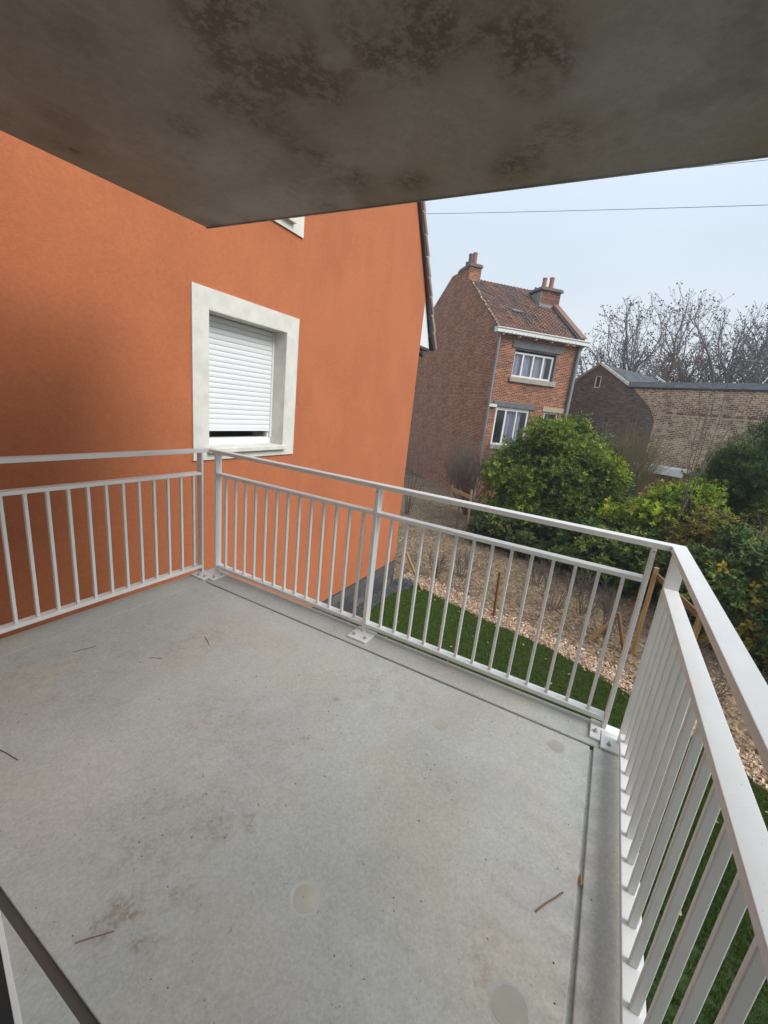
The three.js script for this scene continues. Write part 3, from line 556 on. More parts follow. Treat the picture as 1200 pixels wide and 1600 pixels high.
const soilMap = tex(1024, 1024, (u, v) => {
  const a = fbm(u * 8, v * 8, 501, 5, 8), b = fbm(u * 70, v * 70, 503, 3, 70), g = hash(Math.floor(u * 1024), Math.floor(v * 1024), 11);
  let c = mix3([122, 98, 74], [160, 134, 102], smooth(0.35, 0.65, b)); c = mix3(c, [92, 78, 62], 0.6 * smooth(0.5, 0.7, a));
  return mul3(c, 0.8 + 0.3 * g + 0.2 * (a - 0.5));
}, true, [1 / 3, 1 / 3]);
const soilBump = tex(512, 512, (u, v) => fbm(u * 60, v * 60, 505, 4, 60), false, [1 / 3, 1 / 3]);
const soil = std({ map: soilMap, bumpMap: soilBump, bumpScale: 0.07, roughness: 1 });
const lawnSoil = std({ map: tex(512, 512, (u, v) => mul3([44, 62, 24], 0.7 + 0.6 * fbm(u * 50, v * 50, 511, 3, 50)), true, [1 / 2, 1 / 2]), roughness: 1 });
const farGrass = std({ map: tex(512, 512, (u, v) => mul3([84, 88, 62], 0.7 + 0.6 * fbm(u * 30, v * 30, 513, 4, 30)), true, [1 / 6, 1 / 6]), roughness: 1 });
{
  const g = new THREE.PlaneGeometry(500, 500, 1, 1).rotateX(-Math.PI / 2).translate(0, GY - 0.03, 0);
  structure('ground', metreUV(g), farGrass, 'open ground reaching far behind the houses');
  // planting bed, slightly uneven
  const bx0 = -13, bx1 = 14, bz0 = -21, bz1 = -2.2, nx = 108, nz = 76, pos = [], idx = [];
  for (let j = 0; j <= nz; j++) for (let i = 0; i <= nx; i++) {
    const x = lerp(bx0, bx1, i / nx), z = lerp(bz0, bz1, j / nz);
    const d = pw(lawnTab, x) - z;                               // > 0 inside the bed
    const k = smooth(0.0, 0.9, d);
    pos.push(x, GY - 0.012 + k * (0.03 + 0.09 * fbm(x * 0.9 + 30, z * 0.9 + 30, 521, 4)) - (d < -0.2 ? 0.05 : 0), z);
  }
  for (let j = 0; j < nz; j++) for (let i = 0; i < nx; i++) { const a = j * (nx + 1) + i; idx.push(a, a + nx + 1, a + 1, a + 1, a + nx + 1, a + nx + 2); }
  const bg = new THREE.BufferGeometry(); bg.setAttribute('position', new THREE.Float32BufferAttribute(pos, 3)); bg.setIndex(idx); bg.computeVertexNormals();
  const uv = []; for (let i = 0; i < pos.length; i += 3) uv.push(pos[i], pos[i + 2]); bg.setAttribute('uv', new THREE.Float32BufferAttribute(uv, 2));
  structure('planting_bed', bg, soil, 'bare brown soil of the planting bed');
  const edge = []; for (let x = -1.0; x <= 6.4; x += 0.2) edge.push([x, pw(lawnTab, x) + 0.03]);
  structure('lawn_soil', plan([...edge, [14, 3], [14, 14], [-1.0, 14]], GY - 0.1, GY + 0.002), lawnSoil, 'dark soil under the lawn');
}
const M4 = new THREE.Matrix4(), Q = new THREE.Quaternion(), EU = new THREE.Euler(), SC = new THREE.Vector3(), PO = new THREE.Vector3(), CO = new THREE.Color();
function scatter(parent, name, geo, mat, n, fn, extra) {       // fn(i) -> {p, e:[x,y,z], s, c:[r,g,b]} or null
  const list = []; for (let i = 0; i < n; i++) { const o = fn(i); if (o) list.push(o); }
  const m = new THREE.InstancedMesh(geo, mat, list.length); m.name = name; m.castShadow = m.receiveShadow = true;
  list.forEach((o, i) => { PO.set(...o.p); if (o.q) Q.copy(o.q); else Q.setFromEuler(EU.set(...o.e)); typeof o.s === 'number' ? SC.set(o.s, o.s, o.s) : SC.set(...o.s); m.setMatrixAt(i, M4.compose(PO, Q, SC)); m.setColorAt(i, CO.setRGB(...o.c)); });
  Object.assign(m.userData, extra || { kind: 'stuff' }); parent.add(m); return m;
}
function bedY(x, z) { const d = pw(lawnTab, x) - z, k = smooth(0, 0.9, d); return GY - 0.012 + k * (0.03 + 0.09 * fbm(x * 0.9 + 30, z * 0.9 + 30, 521, 4)); }

// grass tufts
{
  const pos = [], rr = rng(601);
  for (let b = 0; b < 6; b++) {
    const a = rr() * 6.28, r = rr() * 0.022, x = Math.cos(a) * r, z = Math.sin(a) * r, t = rr() * 6.28, w = 0.0022, hh = 0.028 + rr() * 0.03, lx = (rr() - 0.5) * 0.03, lz = (rr() - 0.5) * 0.03;
    const cx = Math.cos(t) * w, cz = Math.sin(t) * w;
    pos.push(x - cx, 0, z - cz, x + cx, 0, z + cz, x + lx * 0.5 + cx * 0.7, hh * 0.6, z + lz * 0.5 + cz * 0.7, x - cx, 0, z - cz, x + lx * 0.5 + cx * 0.7, hh * 0.6, z + lz * 0.5 + cz * 0.7, x + lx, hh, z + lz);
  }
  const g = new THREE.BufferGeometry(); g.setAttribute('position', new THREE.Float32BufferAttribute(pos, 3)); g.computeVertexNormals();
  const m = scatter(scene, 'lawn_grass', g, matte, 105000, () => {
    const right = rr() < 0.36, x = right ? 2.6 + rr() * 4.2 : -1 + rr() * 6.6, z = right ? -4 + rr() * 6.2 : -6.8 + rr() * 5.2;
    if (z < pw(lawnTab, x) + 0.03 + (rr() - 0.5) * 0.10) return null; if (x < -0.98 + 0.28 * smooth(-5.6, -6.6, z)) return null;
    const n = fbm(x * 1.8, z * 1.8, 607, 4), v = 0.7 + rr() * 0.6, y = n > 0.56 && rr() < 0.25;
    const c = rr() < 0.03 ? [0.22, 0.18, 0.06] : y ? [0.085 * v, 0.115 * v, 0.02 * v] : [lerp(0.065, 0.125, n) * v, lerp(0.135, 0.195, n) * v, 0.018 * v];
    return { p: [x, GY, z], e: [(rr() - 0.5) * 0.3, rr() * 6.28, (rr() - 0.5) * 0.3], s: 0.75 + rr() * 0.7, c };
  });
  Object.assign(m.userData, { label: 'short dark green lawn grass below the balcony', category: 'grass' });
}
// wood chips, litter, dark gravel, fallen leaves
{
  const rr = rng(631);
  const chip = new THREE.BoxGeometry(0.052, 0.009, 0.026); { const p = chip.attributes.position; for (let i = 0; i < p.count; i++) { const s = p.getX(i) > 0 ? 0.7 : 1; p.setZ(i, p.getZ(i) * s); p.setY(i, p.getY(i) + (p.getX(i) > 0 ? 0.006 : 0)); } chip.computeVertexNormals(); }
  const m = scatter(scene, 'wood_chips', chip, matte, 11500, () => {
    const x = -1.2 + rr() * 8, a = pw(lawnTab, x), b = pw(chipTab, x), t = rr(), z = lerp(a, b, t) + (rr() - 0.5) * 0.16; if (t > 0.55 && rr() < (t - 0.55) * 1.6) return null;
    const v = 0.7 + rr() * 0.55, k = rr(); const c = k < 0.38 ? [0.46, 0.31, 0.20] : k < 0.62 ? [0.58, 0.43, 0.30] : k < 0.84 ? [0.24, 0.15, 0.09] : [0.68, 0.55, 0.42];
    return { p: [x, bedY(x, z) + 0.012 + rr() * 0.03, z], e: [(rr() - 0.5) * 1.2, rr() * 6.28, (rr() - 0.5) * 1.2], s: [0.6 + rr() * 0.8, 1, 0.6 + rr() * 0.9], c: c.map(q => q * v) };
  });
  Object.assign(m.userData, { label: 'band of pale wood chips between lawn and soil', category: 'wood chips' });
  const leafG = new THREE.PlaneGeometry(0.05, 0.03, 2, 1).rotateX(-Math.PI / 2); { const p = leafG.attributes.position; for (let i = 0; i < p.count; i++) if (Math.abs(p.getX(i)) > 0.01) { p.setY(i, 0.008); p.setZ(i, p.getZ(i) * 0.35); } leafG.computeVertexNormals(); }
  const l = scatter(scene, 'leaf_litter', leafG, matte, 17000, () => {
    const x = -6 + rr() * 13, z0 = pw(chipTab, x), z = z0 - Math.pow(rr(), 1.25) * 9 + 0.15; if (x < -1.3 && z > -6.3) return null;
    const v = 0.5 + rr() * 0.8, k = rr(); const c = k < 0.5 ? [0.23, 0.17, 0.115] : k < 0.8 ? [0.31, 0.24, 0.165] : k < 0.93 ? [0.10, 0.07, 0.045] : [0.40, 0.33, 0.24];
    return { p: [x, bedY(x, z) + 0.008 + rr() * 0.02, z], e: [(rr() - 0.5) * 0.9, rr() * 6.28, (rr() - 0.5) * 0.9], s: 0.5 + rr() * 0.9, c: c.map(q => q * v) };
  });
  Object.assign(l.userData, { label: 'brown leaf litter and mulch strewn over the planting bed', category: 'leaf litter' });
  const st = new THREE.IcosahedronGeometry(0.022, 0);
  const gv = scatter(scene, 'dark_gravel', st, matte, 5200, () => { const z = -6.7 + rr() * 5, x = -1.23 + rr() * (0.26 + 0.2 * smooth(-5.6, -6.4, z)); const v = 0.04 + rr() * 0.07; return { p: [x, GY + 0.008 + rr() * 0.02, z], e: [rr() * 6, rr() * 6, rr() * 6], s: [0.6 + rr() * 0.9, 0.5 + rr() * 0.5, 0.6 + rr() * 0.9], c: [v, v, v * 1.05] }; });
  Object.assign(gv.userData, { label: 'strip of dark gravel along the stone plinth', category: 'gravel' });
  const fl = scatter(scene, 'fallen_leaves', leafG, matte, 170, () => { const x = -0.6 + rr() * 6.5, z = -6.3 + rr() * 7.5; if (z < pw(lawnTab, x) + 0.1) return null; const k = rr(); return { p: [x, GY + 0.045, z], e: [(rr() - 0.5) * 0.6, rr() * 6.28, (rr() - 0.5) * 0.6], s: 0.6 + rr() * 0.7, c: k < 0.5 ? [0.42, 0.36, 0.10] : [0.34, 0.25, 0.13] }; });
  Object.assign(fl.userData, { label: 'yellow and brown leaves fallen on the lawn', category: 'leaves' });
}

// ================================================================ VEGETATION
function leafShape(L, Wd, fold = 0.25) {                        // a folded, pointed leaf, base at the origin, along +y
  const g = new THREE.BufferGeometry();
  const p = [0, 0, 0, Wd / 2, L * 0.45, Wd * fold, 0, L, 0, 0, L * 0.5, 0, -Wd / 2, L * 0.45, Wd * fold];
  g.setAttribute('position', new THREE.Float32BufferAttribute(p, 3)); g.setIndex([0, 1, 3, 1, 2, 3, 0, 3, 4, 3, 2, 4]);
  const n = g.toNonIndexed(); n.computeVertexNormals(); return n;
}
function spray(L, Wd, n, spread, seed) {                         // several leaves on one twig: one instanced unit
  const rr = rng(seed), gs = [];
  for (let i = 0; i < n; i++) { const g = leafShape(L * (0.7 + rr() * 0.5), Wd * (0.8 + rr() * 0.4)); g.rotateX(0.5 + rr() * spread); g.rotateY(i * 2.4 + rr()); g.translate(0, i / n * L * 0.9, 0); gs.push(g); }
  return mergeGeometries(gs);
}
const UPV = V(0, 1, 0);
// a leafy shrub: clumps of leaf sprays carried on real branches
function bush(name, label, base, lobes, opt, group) {
  const rr = rng(opt.seed), o = thing(name, label, opt.category || 'shrub', base, 0, group);
  const clumps = [], br = [];
  for (const [lx, ly, lz, rx, ry, rz, cnt] of lobes) {
    for (let i = 0; i < cnt; i++) {
      const u = rr() * 2 - 1, a = rr() * 6.283, s = Math.sqrt(1 - u * u), rad = 0.55 + 0.5 * Math.pow(rr(), 0.5);
      clumps.push({ p: V(lx + Math.cos(a) * s * rx * rad, Math.max(0.12, ly + u * ry * rad), lz + Math.sin(a) * s * rz * rad), d: V(Math.cos(a) * s, u * 0.8 + 0.35, Math.sin(a) * s).normalize(), r: opt.clump * (0.6 + rr() * 0.8), tone: rr(), hue: rr() });
    }
  }
  for (let i = 0; i < Math.min(clumps.length, opt.branches || 40); i++) {
    const c = clumps[Math.floor(i * clumps.length / Math.min(clumps.length, opt.branches || 40))], s = V((rr() - 0.5) * 0.4, 0, (rr() - 0.5) * 0.4), mid = V(lerp(s.x, c.p.x, 0.45) + (rr() - 0.5) * 0.3, c.p.y * 0.55, lerp(s.z, c.p.z, 0.45) + (rr() - 0.5) * 0.3);
    br.push(bar(s, mid, 0.03, 0.018, 5), bar(mid, c.p, 0.018, 0.006, 5));
  }
  part(o, 'branches', br, opt.bark || bark);
  const q2 = new THREE.Quaternion(), dir = V(0, 0, 0);
  scatter(o, 'foliage', opt.geo, foliage, opt.n, () => {
    const c = clumps[Math.floor(rr() * clumps.length)];
    const gx = (rr() + rr() + rr() - 1.5) * 1.35, gy = (rr() + rr() + rr() - 1.5) * 1.2, gz = (rr() + rr() + rr() - 1.5) * 1.35;
    const p = V(c.p.x + gx * c.r, c.p.y + gy * c.r, c.p.z + gz * c.r); if (p.y < 0.03) return null;
    dir.copy(c.d).addScaledVector(V(rr() - 0.5, rr() - 0.5 + (opt.rise || 0), rr() - 0.5), opt.rand || 1.5).normalize();
    Q.setFromUnitVectors(UPV, dir); q2.setFromAxisAngle(UPV, rr() * 6.28);
    const pal = opt.palette, col = pal[Math.floor(clamp(c.hue * 0.75 + rr() * 0.25, 0, 0.999) * pal.length)], v = 0.55 + 0.75 * rr() + 0.2 * (c.tone - 0.5);
    return { p: [p.x, p.y, p.z], q: Q.clone().multiply(q2), s: 0.65 + rr() * 0.7, c: [col[0] * v * 2.2, col[1] * v * 1.75, col[2] * v * 0.7] };
  });
  return o;
}
// bare branching wood, merged into one mesh
function wood(rr, start, dir, len, rad, depth, opt, out, tips) {
  const n = opt.seg || 3; let p = start.clone(), d = dir.clone();
  for (let i = 0; i < n; i++) {
    d.addScaledVector(V(rr() - 0.5, (rr() - 0.5) + (opt.lift || 0.1), rr() - 0.5), opt.wob || 0.3).normalize();
    const e = p.clone().addScaledVector(d, len / n), r0 = rad * (1 - i / n * 0.4), r1 = rad * (1 - (i + 1) / n * 0.4);
    out.push(bar(p, e, Math.max(r0, opt.min), Math.max(r1, opt.min), depth > 2 ? 6 : 4, depth < 2 && opt.fine)); p = e;
    if (depth > 0 && (i > 0 || depth < opt.levels - (opt.clean || 0))) {
      const kids = opt.kids || 1;
      for (let k = 0; k < kids; k++) { const s = d.clone().addScaledVector(V(rr() - 0.5, rr() - 0.35, rr() - 0.5).normalize(), opt.spread || 0.9).normalize(); wood(rr, p, s, len * (opt.shrink || 0.68) * (0.75 + rr() * 0.5), r1 * 0.62, depth - 1, opt, out, tips); }
    } else if (depth === 0 && tips) tips.push(p.clone());
  }
  if (depth > 0) { const s = d.clone().addScaledVector(V(rr() - 0.5, rr() - 0.2, rr() - 0.5), 0.5).normalize(); wood(rr, p, s, len * (opt.shrink || 0.68), rad * 0.58, depth - 1, opt, out, tips); }
}
const lay = (g) => g;
function bareTree(label, pos, height, seed, mat, pods, group, opts = {}) {
  const t = thing('bare_tree', label, 'tree', pos, 0, group), rr = rng(seed), trunk = [], crown = [], tips = [];
  const th = height * (opts.trunk || 0.28), top = V((rr() - 0.5) * 0.4, th, (rr() - 0.5) * 0.4), r0 = height * 0.019;
  trunk.push(bar(V(0, 0, 0), top, r0 * 1.25, r0, 8)); part(t, 'trunk', trunk, mat);
  const nL = (opts.limbs || 5) + 1;
  for (let i = 0; i < nL; i++) { const a = i / nL * 6.283 + rr(), d = V(Math.cos(a) * (opts.wide || 0.55), 0.9, Math.sin(a) * (opts.wide || 0.55)).normalize(); wood(rr, top.clone(), d, height * 0.27, r0 * 0.6, 4, { levels: 4, min: opts.min || 0.010, wob: 0.45, lift: 0.06, spread: 1.0, shrink: 0.64, kids: 1, seg: 3, clean: 2, fine: true }, crown, tips); }
  part(t, 'crown', crown, mat);
  if (pods) {
    const g = new THREE.IcosahedronGeometry(0.042, 0);
    scatter(t, 'seed_clusters', g, matte, Math.floor(tips.length * pods.k), () => { const p = tips[Math.floor(rr() * tips.length)], v = 0.6 + rr() * 0.8; return { p: [p.x + (rr() - 0.5) * 0.3, p.y + (rr() - 0.5) * 0.3, p.z + (rr() - 0.5) * 0.3], e: [rr() * 6, rr() * 6, rr() * 6], s: [0.6 + rr() * 0.9, 0.6 + rr() * 1.2, 0.6 + rr() * 0.9], c: pods.c.map(q => q * v) }; });
  }
  return t;
}
const laurelSpray = spray(0.13, 0.045, 6, 0.9, 3), smallSpray = spray(0.085, 0.04, 6, 1.0, 5), needleSpray = spray(0.11, 0.016, 9, 0.8, 9), broadSpray = spray(0.11, 0.06, 5, 1.0, 12);

bush('evergreen_bush', 'large bright green evergreen bush in front of the brick house windows', [1.2, GY, -12.9],
  [[0.0, 2.3, 0, 1.9, 1.75, 1.6, 90], [-1.1, 1.6, 0.3, 1.2, 1.35, 1.2, 42], [0.95, 1.9, 0.1, 1.0, 1.6, 1.2, 44], [0.2, 3.35, 0, 0.95, 0.75, 0.9, 26], [-0.8, 2.65, 0.2, 0.75, 0.65, 0.7, 24], [-0.5, 0.9, 0.9, 1.4, 0.8, 0.8, 30]],
  { seed: 701, n: 22000, clump: 0.30, geo: laurelSpray, branches: 60, palette: [[0.045, 0.085, 0.016], [0.065, 0.12, 0.02], [0.09, 0.15, 0.025], [0.05, 0.10, 0.018], [0.12, 0.17, 0.03]], rise: 0.3 });
bush('golden_shrub', 'yellow green leafed shrub left of the bare sapling', [4.15, GY, -10.75],
  [[0, 1.45, 0, 0.65, 1.2, 0.7, 40], [-0.75, 1.4, 0.2, 0.55, 1.3, 0.6, 32], [0.75, 1.75, -0.1, 0.55, 1.35, 0.6, 36]],
  { seed: 709, n: 9500, clump: 0.22, geo: smallSpray, branches: 40, palette: [[0.095, 0.185, 0.02], [0.14, 0.235, 0.02], [0.075, 0.16, 0.02], [0.175, 0.25, 0.02]], rise: 0.5 });
bush('conifer_hedge', 'dense dark green conifer hedge against the pale brick wall', [6.7, GY, -11.7],
  [[0, 2.35, 0, 1.5, 2.4, 1.1, 120], [-1.05, 1.95, 0.3, 0.9, 2.2, 0.9, 64], [1.7, 2.6, 0.3, 1.7, 2.7, 1.2, 96]],
  { seed: 719, n: 26000, clump: 0.24, geo: needleSpray, branches: 50, category: 'hedge', palette: [[0.026, 0.066, 0.018], [0.034, 0.082, 0.022], [0.022, 0.054, 0.016], [0.042, 0.095, 0.022]], rise: 0.6, rand: 1.1 });
bush('low_shrub', 'low dark green spreading shrub under the yellow green shrub', [3.1, GY, -10.2],
  [[0, 0.75, 0, 1.15, 0.8, 0.9, 50], [0.9, 0.9, 0.1, 0.8, 0.85, 0.8, 36]],
  { seed: 727, n: 9000, clump: 0.2, geo: broadSpray, branches: 36, palette: [[0.04, 0.085, 0.025], [0.055, 0.10, 0.03], [0.03, 0.065, 0.022], [0.085, 0.12, 0.03]], rise: 0.4 });
bush('glossy_shrub', 'glossy dark shrub with a few yellow leaf tips beside the railing corner', [5.75, GY, -8.7],
  [[0, 1.2, 0, 1.0, 1.25, 1.0, 60], [1.1, 1.1, 0.4, 0.95, 1.25, 0.9, 48], [-0.5, 0.7, 0.6, 0.7, 0.7, 0.6, 26], [0.9, 0.7, 1.2, 0.9, 0.7, 0.7, 30]],
  { seed: 733, n: 14500, clump: 0.2, geo: broadSpray, branches: 50, palette: [[0.025, 0.06, 0.028], [0.03, 0.07, 0.03], [0.04, 0.08, 0.03], [0.05, 0.09, 0.025], [0.17, 0.17, 0.03]], rise: 0.35 });
bush('yellow_shrub', 'small shrub turned orange yellow at the end of the hedge', [7.1, GY, -9.2],
  [[0, 1.55, 0, 0.5, 0.6, 0.5, 24]],
  { seed: 739, n: 2400, clump: 0.18, geo: smallSpray, branches: 18, palette: [[0.30, 0.19, 0.015], [0.36, 0.24, 0.02], [0.18, 0.16, 0.02]], rise: 0.4 });
bush('olive_shrub', 'loose olive green shrub behind the tree support posts', [5.0, GY, -9.9],
  [[0, 1.3, 0, 0.95, 1.1, 0.8, 46], [1.0, 1.5, -0.2, 0.9, 1.1, 0.8, 40]],
  { seed: 743, n: 8200, clump: 0.22, geo: smallSpray, branches: 40, palette: [[0.07, 0.09, 0.025], [0.10, 0.12, 0.03], [0.055, 0.075, 0.022], [0.14, 0.13, 0.04]], rise: 0.4 });
bush('dark_shrub', 'low dark evergreen at the foot of the large bright bush', [0.6, GY, -11.2],
  [[0, 0.55, 0, 1.2, 0.65, 0.7, 40], [1.5, 0.6, 0.1, 1.0, 0.7, 0.7, 36]],
  { seed: 751, n: 7000, clump: 0.2, geo: broadSpray, branches: 30, palette: [[0.03, 0.06, 0.025], [0.04, 0.075, 0.03], [0.025, 0.05, 0.02], [0.07, 0.09, 0.03]], rise: 0.4 });

function bareShrub(label, pos, h, stems, seed, mat, group, o = {}) {
  const t = thing('bare_shrub', label, 'shrub', pos, 0, group), rr = rng(seed), out = [];
  for (let i = 0; i < stems; i++) { const a = rr() * 6.283, k = (o.flare || 0.35) * rr(); wood(rr, V(Math.cos(a) * 0.15 * rr(), 0, Math.sin(a) * 0.15 * rr()), V(Math.cos(a) * k, 1, Math.sin(a) * k).normalize(), h * (0.5 + rr() * 0.25), o.rad || 0.014, o.levels ?? 2, { levels: o.levels ?? 2, min: o.min || 0.003, wob: o.wob || 0.25, lift: 0.16, spread: o.spread || 0.5, shrink: 0.6, kids: 1, seg: 3 }, out, null); }
  part(t, 'stems', out, mat); return t;
}
bareShrub('tall leafless olive brown shrub in front of the dark outbuilding', [3.05, GY, -14.6], 2.9, 60, 801, twigOlive, undefined, { flare: 0.36, wob: 0.32, rad: 0.018, levels: 3, min: 0.004, spread: 0.55 });
bareShrub('tall leafless brown shrub at the corner of the brick house', [-2.0, GY, -14.4], 2.3, 40, 811, twigBrown, undefined, { flare: 0.95, wob: 0.35, spread: 0.8, rad: 0.017, levels: 3, min: 0.004 });
bareShrub('thin leafless shrub against the brick gable wall', [-3.9, GY, -12.4], 3.0, 14, 821, twigBrown, undefined, { flare: 0.25, rad: 0.012 });
bareShrub('wiry leafless shrub between the olive shrub and the glossy shrub', [5.6, GY, -8.9], 2.1, 7, 823, barkPale, undefined, { flare: 0.8, rad: 0.007, levels: 2, min: 0.0028 });
for (const [x, z, h, s] of [[-0.55, -7.2, 0.55, 831], [0.0, -7.7, 0.6, 833], [2.3, -7.3, 0.75, 835], [2.9, -7.6, 0.85, 837], [3.35, -6.9, 0.8, 839], [1.75, -8.6, 0.6, 841], [4.9, -5.7, 0.7, 843], [4.55, -6.5, 0.8, 845]])
  bareShrub('small twiggy leafless shrub newly planted in the bare soil', [x, bedY(x, z) - 0.01, z], h, 12, s, bark, 'small twiggy shrubs in the planting bed', { flare: 0.9, rad: 0.008, levels: 2, min: 0.0035, wob: 0.4, spread: 0.9 });
{ // sapling
  const t = thing('sapling', 'slender bare sapling rising in front of the conifer hedge', 'tree', [4.42, GY, -9.75]), rr = rng(851), out = [];
  part(t, 'trunk', [tube([V(0, 0, 0), V(-0.05, 1.2, 0.02), V(0.0, 2.2, 0.0), V(0.05, 2.75, 0.03)], 0.026, 16, 7)], bark);
  for (const [dx, dz, L, s] of [[-0.02, 0, 2.3, 1], [0.10, 0.05, 2.2, 2], [-0.10, 0.03, 2.1, 3], [0.16, -0.05, 1.8, 4], [0.04, -0.08, 1.9, 5]]) wood(rng(s * 31), V(0.02 + dx * 0.1, 2.1 + s * 0.12, 0), V(dx, 1, dz).normalize(), L, 0.011, 1, { levels: 1, min: 0.0035, wob: 0.1, lift: 0.1, spread: 0.4, shrink: 0.4, kids: 1, seg: 5 }, out, null);
  part(t, 'branches', out, twigBrown);
}
// distant bare trees
const polar = (az, d) => [2.72 + d * Math.sin(az * Math.PI / 180), GY, 2.17 - d * Math.cos(az * Math.PI / 180)];
const podDark = { k: 0.36, c: [0.13, 0.11, 0.11] };
bareTree('bare grey tree close to the right chimney of the brick house', polar(-5.0, 36), 11.0, 901, barkGrey, podDark, undefined, { limbs: 4 });
bareTree('broad bare tree standing behind the grey outbuilding roof', polar(-1.4, 36), 12.8, 903, barkGrey, podDark, undefined, { limbs: 5, wide: 0.7 });
bareTree('tall round bare tree rising over the left part of the zinc coping', polar(1.9, 36), 14.4, 905, barkGrey, podDark, undefined, { limbs: 5 });
bareTree('reddish brown tree with withered leaves low behind the zinc coping', polar(4.8, 38), 11.4, 907, twigBrown, { k: 1.1, c: [0.30, 0.17, 0.115] }, undefined, { limbs: 5 });
bareTree('tall forked bare tree behind the middle of the pale wall', polar(7.0, 35), 14.4, 909, barkGrey, podDark, undefined, { limbs: 5 });
bareTree('bare tree standing behind the wall beyond the conifer hedge', polar(10.6, 36), 13.8, 911, barkGrey, podDark, undefined, { limbs: 5 });
bareTree('dark twiggy tree with drooping outer branches beyond the long wall', polar(13.5, 36), 12.0, 913, barkGrey, podDark, undefined, { limbs: 5 });

// ================================================================ SMALL THINGS
function stake(name, label, parts, group) { const t = thing(name, label, 'stake', parts[0].o, 0, group); for (const [n, a, b, r, m] of parts[0].list) part(t, n, bar(V(...a), V(...b), r, r * 0.92, 9), m || timber); return t; }
stake('wooden_stake', 'upright round wooden stake on the wood chip band', [{ o: [1.26, GY, -6.18], list: [['pole', [0, -0.1, 0], [-0.05, 1.05, 0], 0.038, timberDark]] }]);
stake('wooden_stake', 'leaning wooden stake near the corner of the orange house', [{ o: [-0.47, GY, -6.35], list: [['pole', [0, -0.08, 0], [-0.48, 0.92, 0.22], 0.034]] }]);
stake('stake_frame', 'two crossed wooden stakes forming an upturned V in the soil', [{ o: [3.4, GY, -6.5], list: [['pole', [-0.36, -0.05, 0.05], [0.10, 0.74, 0.0], 0.036], ['pole', [0.35, -0.05, 0.06], [0.06, 0.80, 0.08], 0.038, timberDark]] }]);
stake('wooden_stake', 'short dark wooden stake in the chips under the handrail', [{ o: [5.32, GY, -4.66], list: [['pole', [0, -0.1, 0], [0.03, 0.42, 0.0], 0.035, timberDark]] }]);
{ // tree supports: posts joined by a plank
  const t = thing('tree_support', 'three thin posts with a pale cross plank in front of the brick house', 'tree support', [-1.4, GY, -11.4]);
  part(t, 'post', bar(V(-0.55, 0, -0.45), V(-0.60, 1.62, -0.45), 0.035), timber); part(t, 'post', bar(V(-0.1, 0, -0.05), V(-0.13, 1.58, -0.05), 0.03), timberDark); part(t, 'post', bar(V(0.42, 0, 0.4), V(0.36, 1.75, 0.4), 0.035), timber);
  const pl = part(t, 'plank', rbox(-0.62, 0.62, -0.06, 0.06, -0.015, 0.015, 0.004, 1), timber); pl.position.set(-0.12, 1.5, 0.02); pl.rotation.y = -0.72;
  const u = thing('tree_support', 'square timber tree support with cross planks beside the railing corner', 'tree support', [4.25, GY, -5.7]);
  part(u, 'post', rbox(-0.43, -0.36, 0, 1.82, -0.8, -0.73, 0.006, 1), timber); part(u, 'post', rbox(0.02, 0.09, 0, 1.78, 0.83, 0.90, 0.006, 1), timber);
  const a = part(u, 'plank', rbox(-0.93, 0.93, -0.05, 0.05, -0.014, 0.014, 0.004, 1), timberDark); a.position.set(-0.12, 1.66, 0.05); a.rotation.y = -1.30;
}
// overhead wires and a mast
function wire(label, a, b, sag, r) { const w = thing('overhead_wire', label, 'wire', [0, 0, 0]); const pts = []; for (let i = 0; i <= 24; i++) { const t = i / 24; pts.push(V(lerp(a[0], b[0], t), lerp(a[1], b[1], t) - sag * 4 * t * (1 - t), lerp(a[2], b[2], t))); } part(w, 'cable', tube(pts, r, 60, 5), std({ color: lin(0.10, 0.10, 0.11), roughness: 0.7 })); }
wire('thin dark cable crossing the sky above the brick house', [-20, 10.75, -15.9], [32, 10.3, -24.1], 0.35, 0.010);
wire('thin cable high in the sky next to the upper slab edge', [-8, 12.4, -20.3], [26, 10.2, -18.2], 0.1, 0.010);
{
  const [x, , z] = polar(-1.8, 42); const t = thing('mast', 'thin mast with a small lamp head above the bare trees', 'mast', [x, GY, z]);
  part(t, 'pole', bar(V(-0.25, 0, 0), V(0.05, 14.2, 0), 0.05, 0.03), zinc); part(t, 'lamp_head', rbox(-0.12, 0.30, 14.15, 14.3, -0.1, 0.1, 0.04), zinc);
}
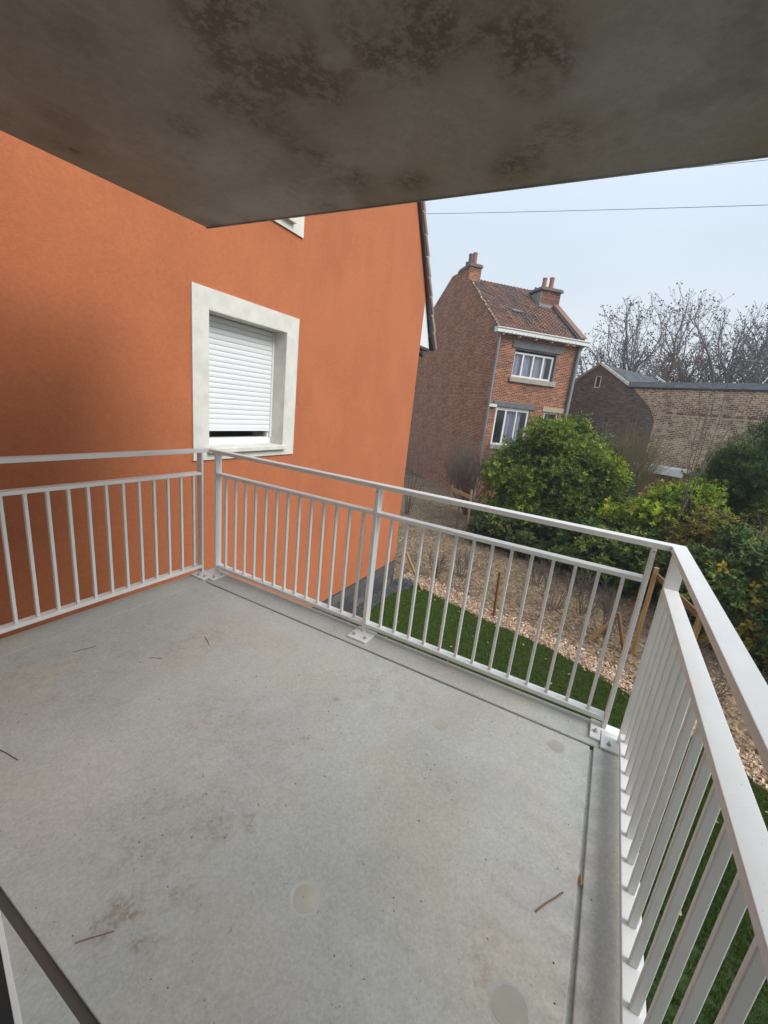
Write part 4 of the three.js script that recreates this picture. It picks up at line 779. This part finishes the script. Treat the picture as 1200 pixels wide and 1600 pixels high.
// twigs and a leaf on the balcony floor
function floorTwig(label, a, b, r, m) {
  const t = thing('twig', label, 'twig', [a[0], 0, a[1]]), dx = b[0] - a[0], dz = b[1] - a[1], y = r * 1.05;
  part(t, 'stem', tube([V(0, y, 0), V(dx * 0.4 + dz * 0.012, y, dz * 0.4 - dx * 0.012), V(dx * 0.7, y, dz * 0.7), V(dx, y, dz)], r, 14, 5), m);
}
const twigRed = std({ color: lin(0.27, 0.15, 0.09), roughness: 0.9 }), twigDark = std({ color: lin(0.10, 0.075, 0.05), roughness: 0.95 });
floorTwig('reddish brown twig lying beside the right groove', [2.817, 1.035], [2.887, 0.926], 0.0024, twigRed);
floorTwig('reddish twig near the door threshold groove', [1.74, 1.816], [1.797, 1.748], 0.0016, twigRed);
floorTwig('thin brown twig on the floor near the left railing balusters', [0.844, 1.662], [0.953, 1.645], 0.0016, twigDark);
floorTwig('very thin dark twig parallel to the left railing', [0.372, 1.183], [0.407, 1.084], 0.0013, twigDark);
floorTwig('tiny dark twig in the middle left of the floor', [0.73, 0.97], [0.783, 0.936], 0.0013, twigDark);
floorTwig('thin twig close to the far railing corner', [0.78, 0.655], [0.886, 0.703], 0.0013, twigDark);
{
  const t = thing('dry_leaf', 'dry orange brown leaf caught in the right groove', 'leaf', [2.932, -0.004, 0.85]);
  const g = leafShape(0.05, 0.017, 0.35); g.rotateX(Math.PI / 2 - 0.1).rotateY(0.12).translate(0, 0.005, -0.025);
  part(t, 'blade', g, std({ color: lin(0.36, 0.19, 0.06), roughness: 0.8, side: THREE.DoubleSide }));
}
{
  const rr = rng(951), g = new THREE.IcosahedronGeometry(0.0022, 0);
  const m = scatter(scene, 'floor_crumbs', g, matte, 170, () => ({ p: [0.1 + rr() * 2.9, 0.0012, 0.0 + rr() * 1.85], e: [rr() * 6, rr() * 6, 0], s: [0.5 + rr() * 1.4, 0.4 + rr() * 0.4, 0.5 + rr()], c: rr() < 0.7 ? [0.09, 0.07, 0.05] : [0.25, 0.16, 0.09] }));
  Object.assign(m.userData, { label: 'dark crumbs of dirt scattered on the concrete floor', category: 'dirt' });
}

scene.traverse(o => { if (o.isMesh) { o.castShadow = true; o.receiveShadow = true; } });
renderer.render(scene, camera);
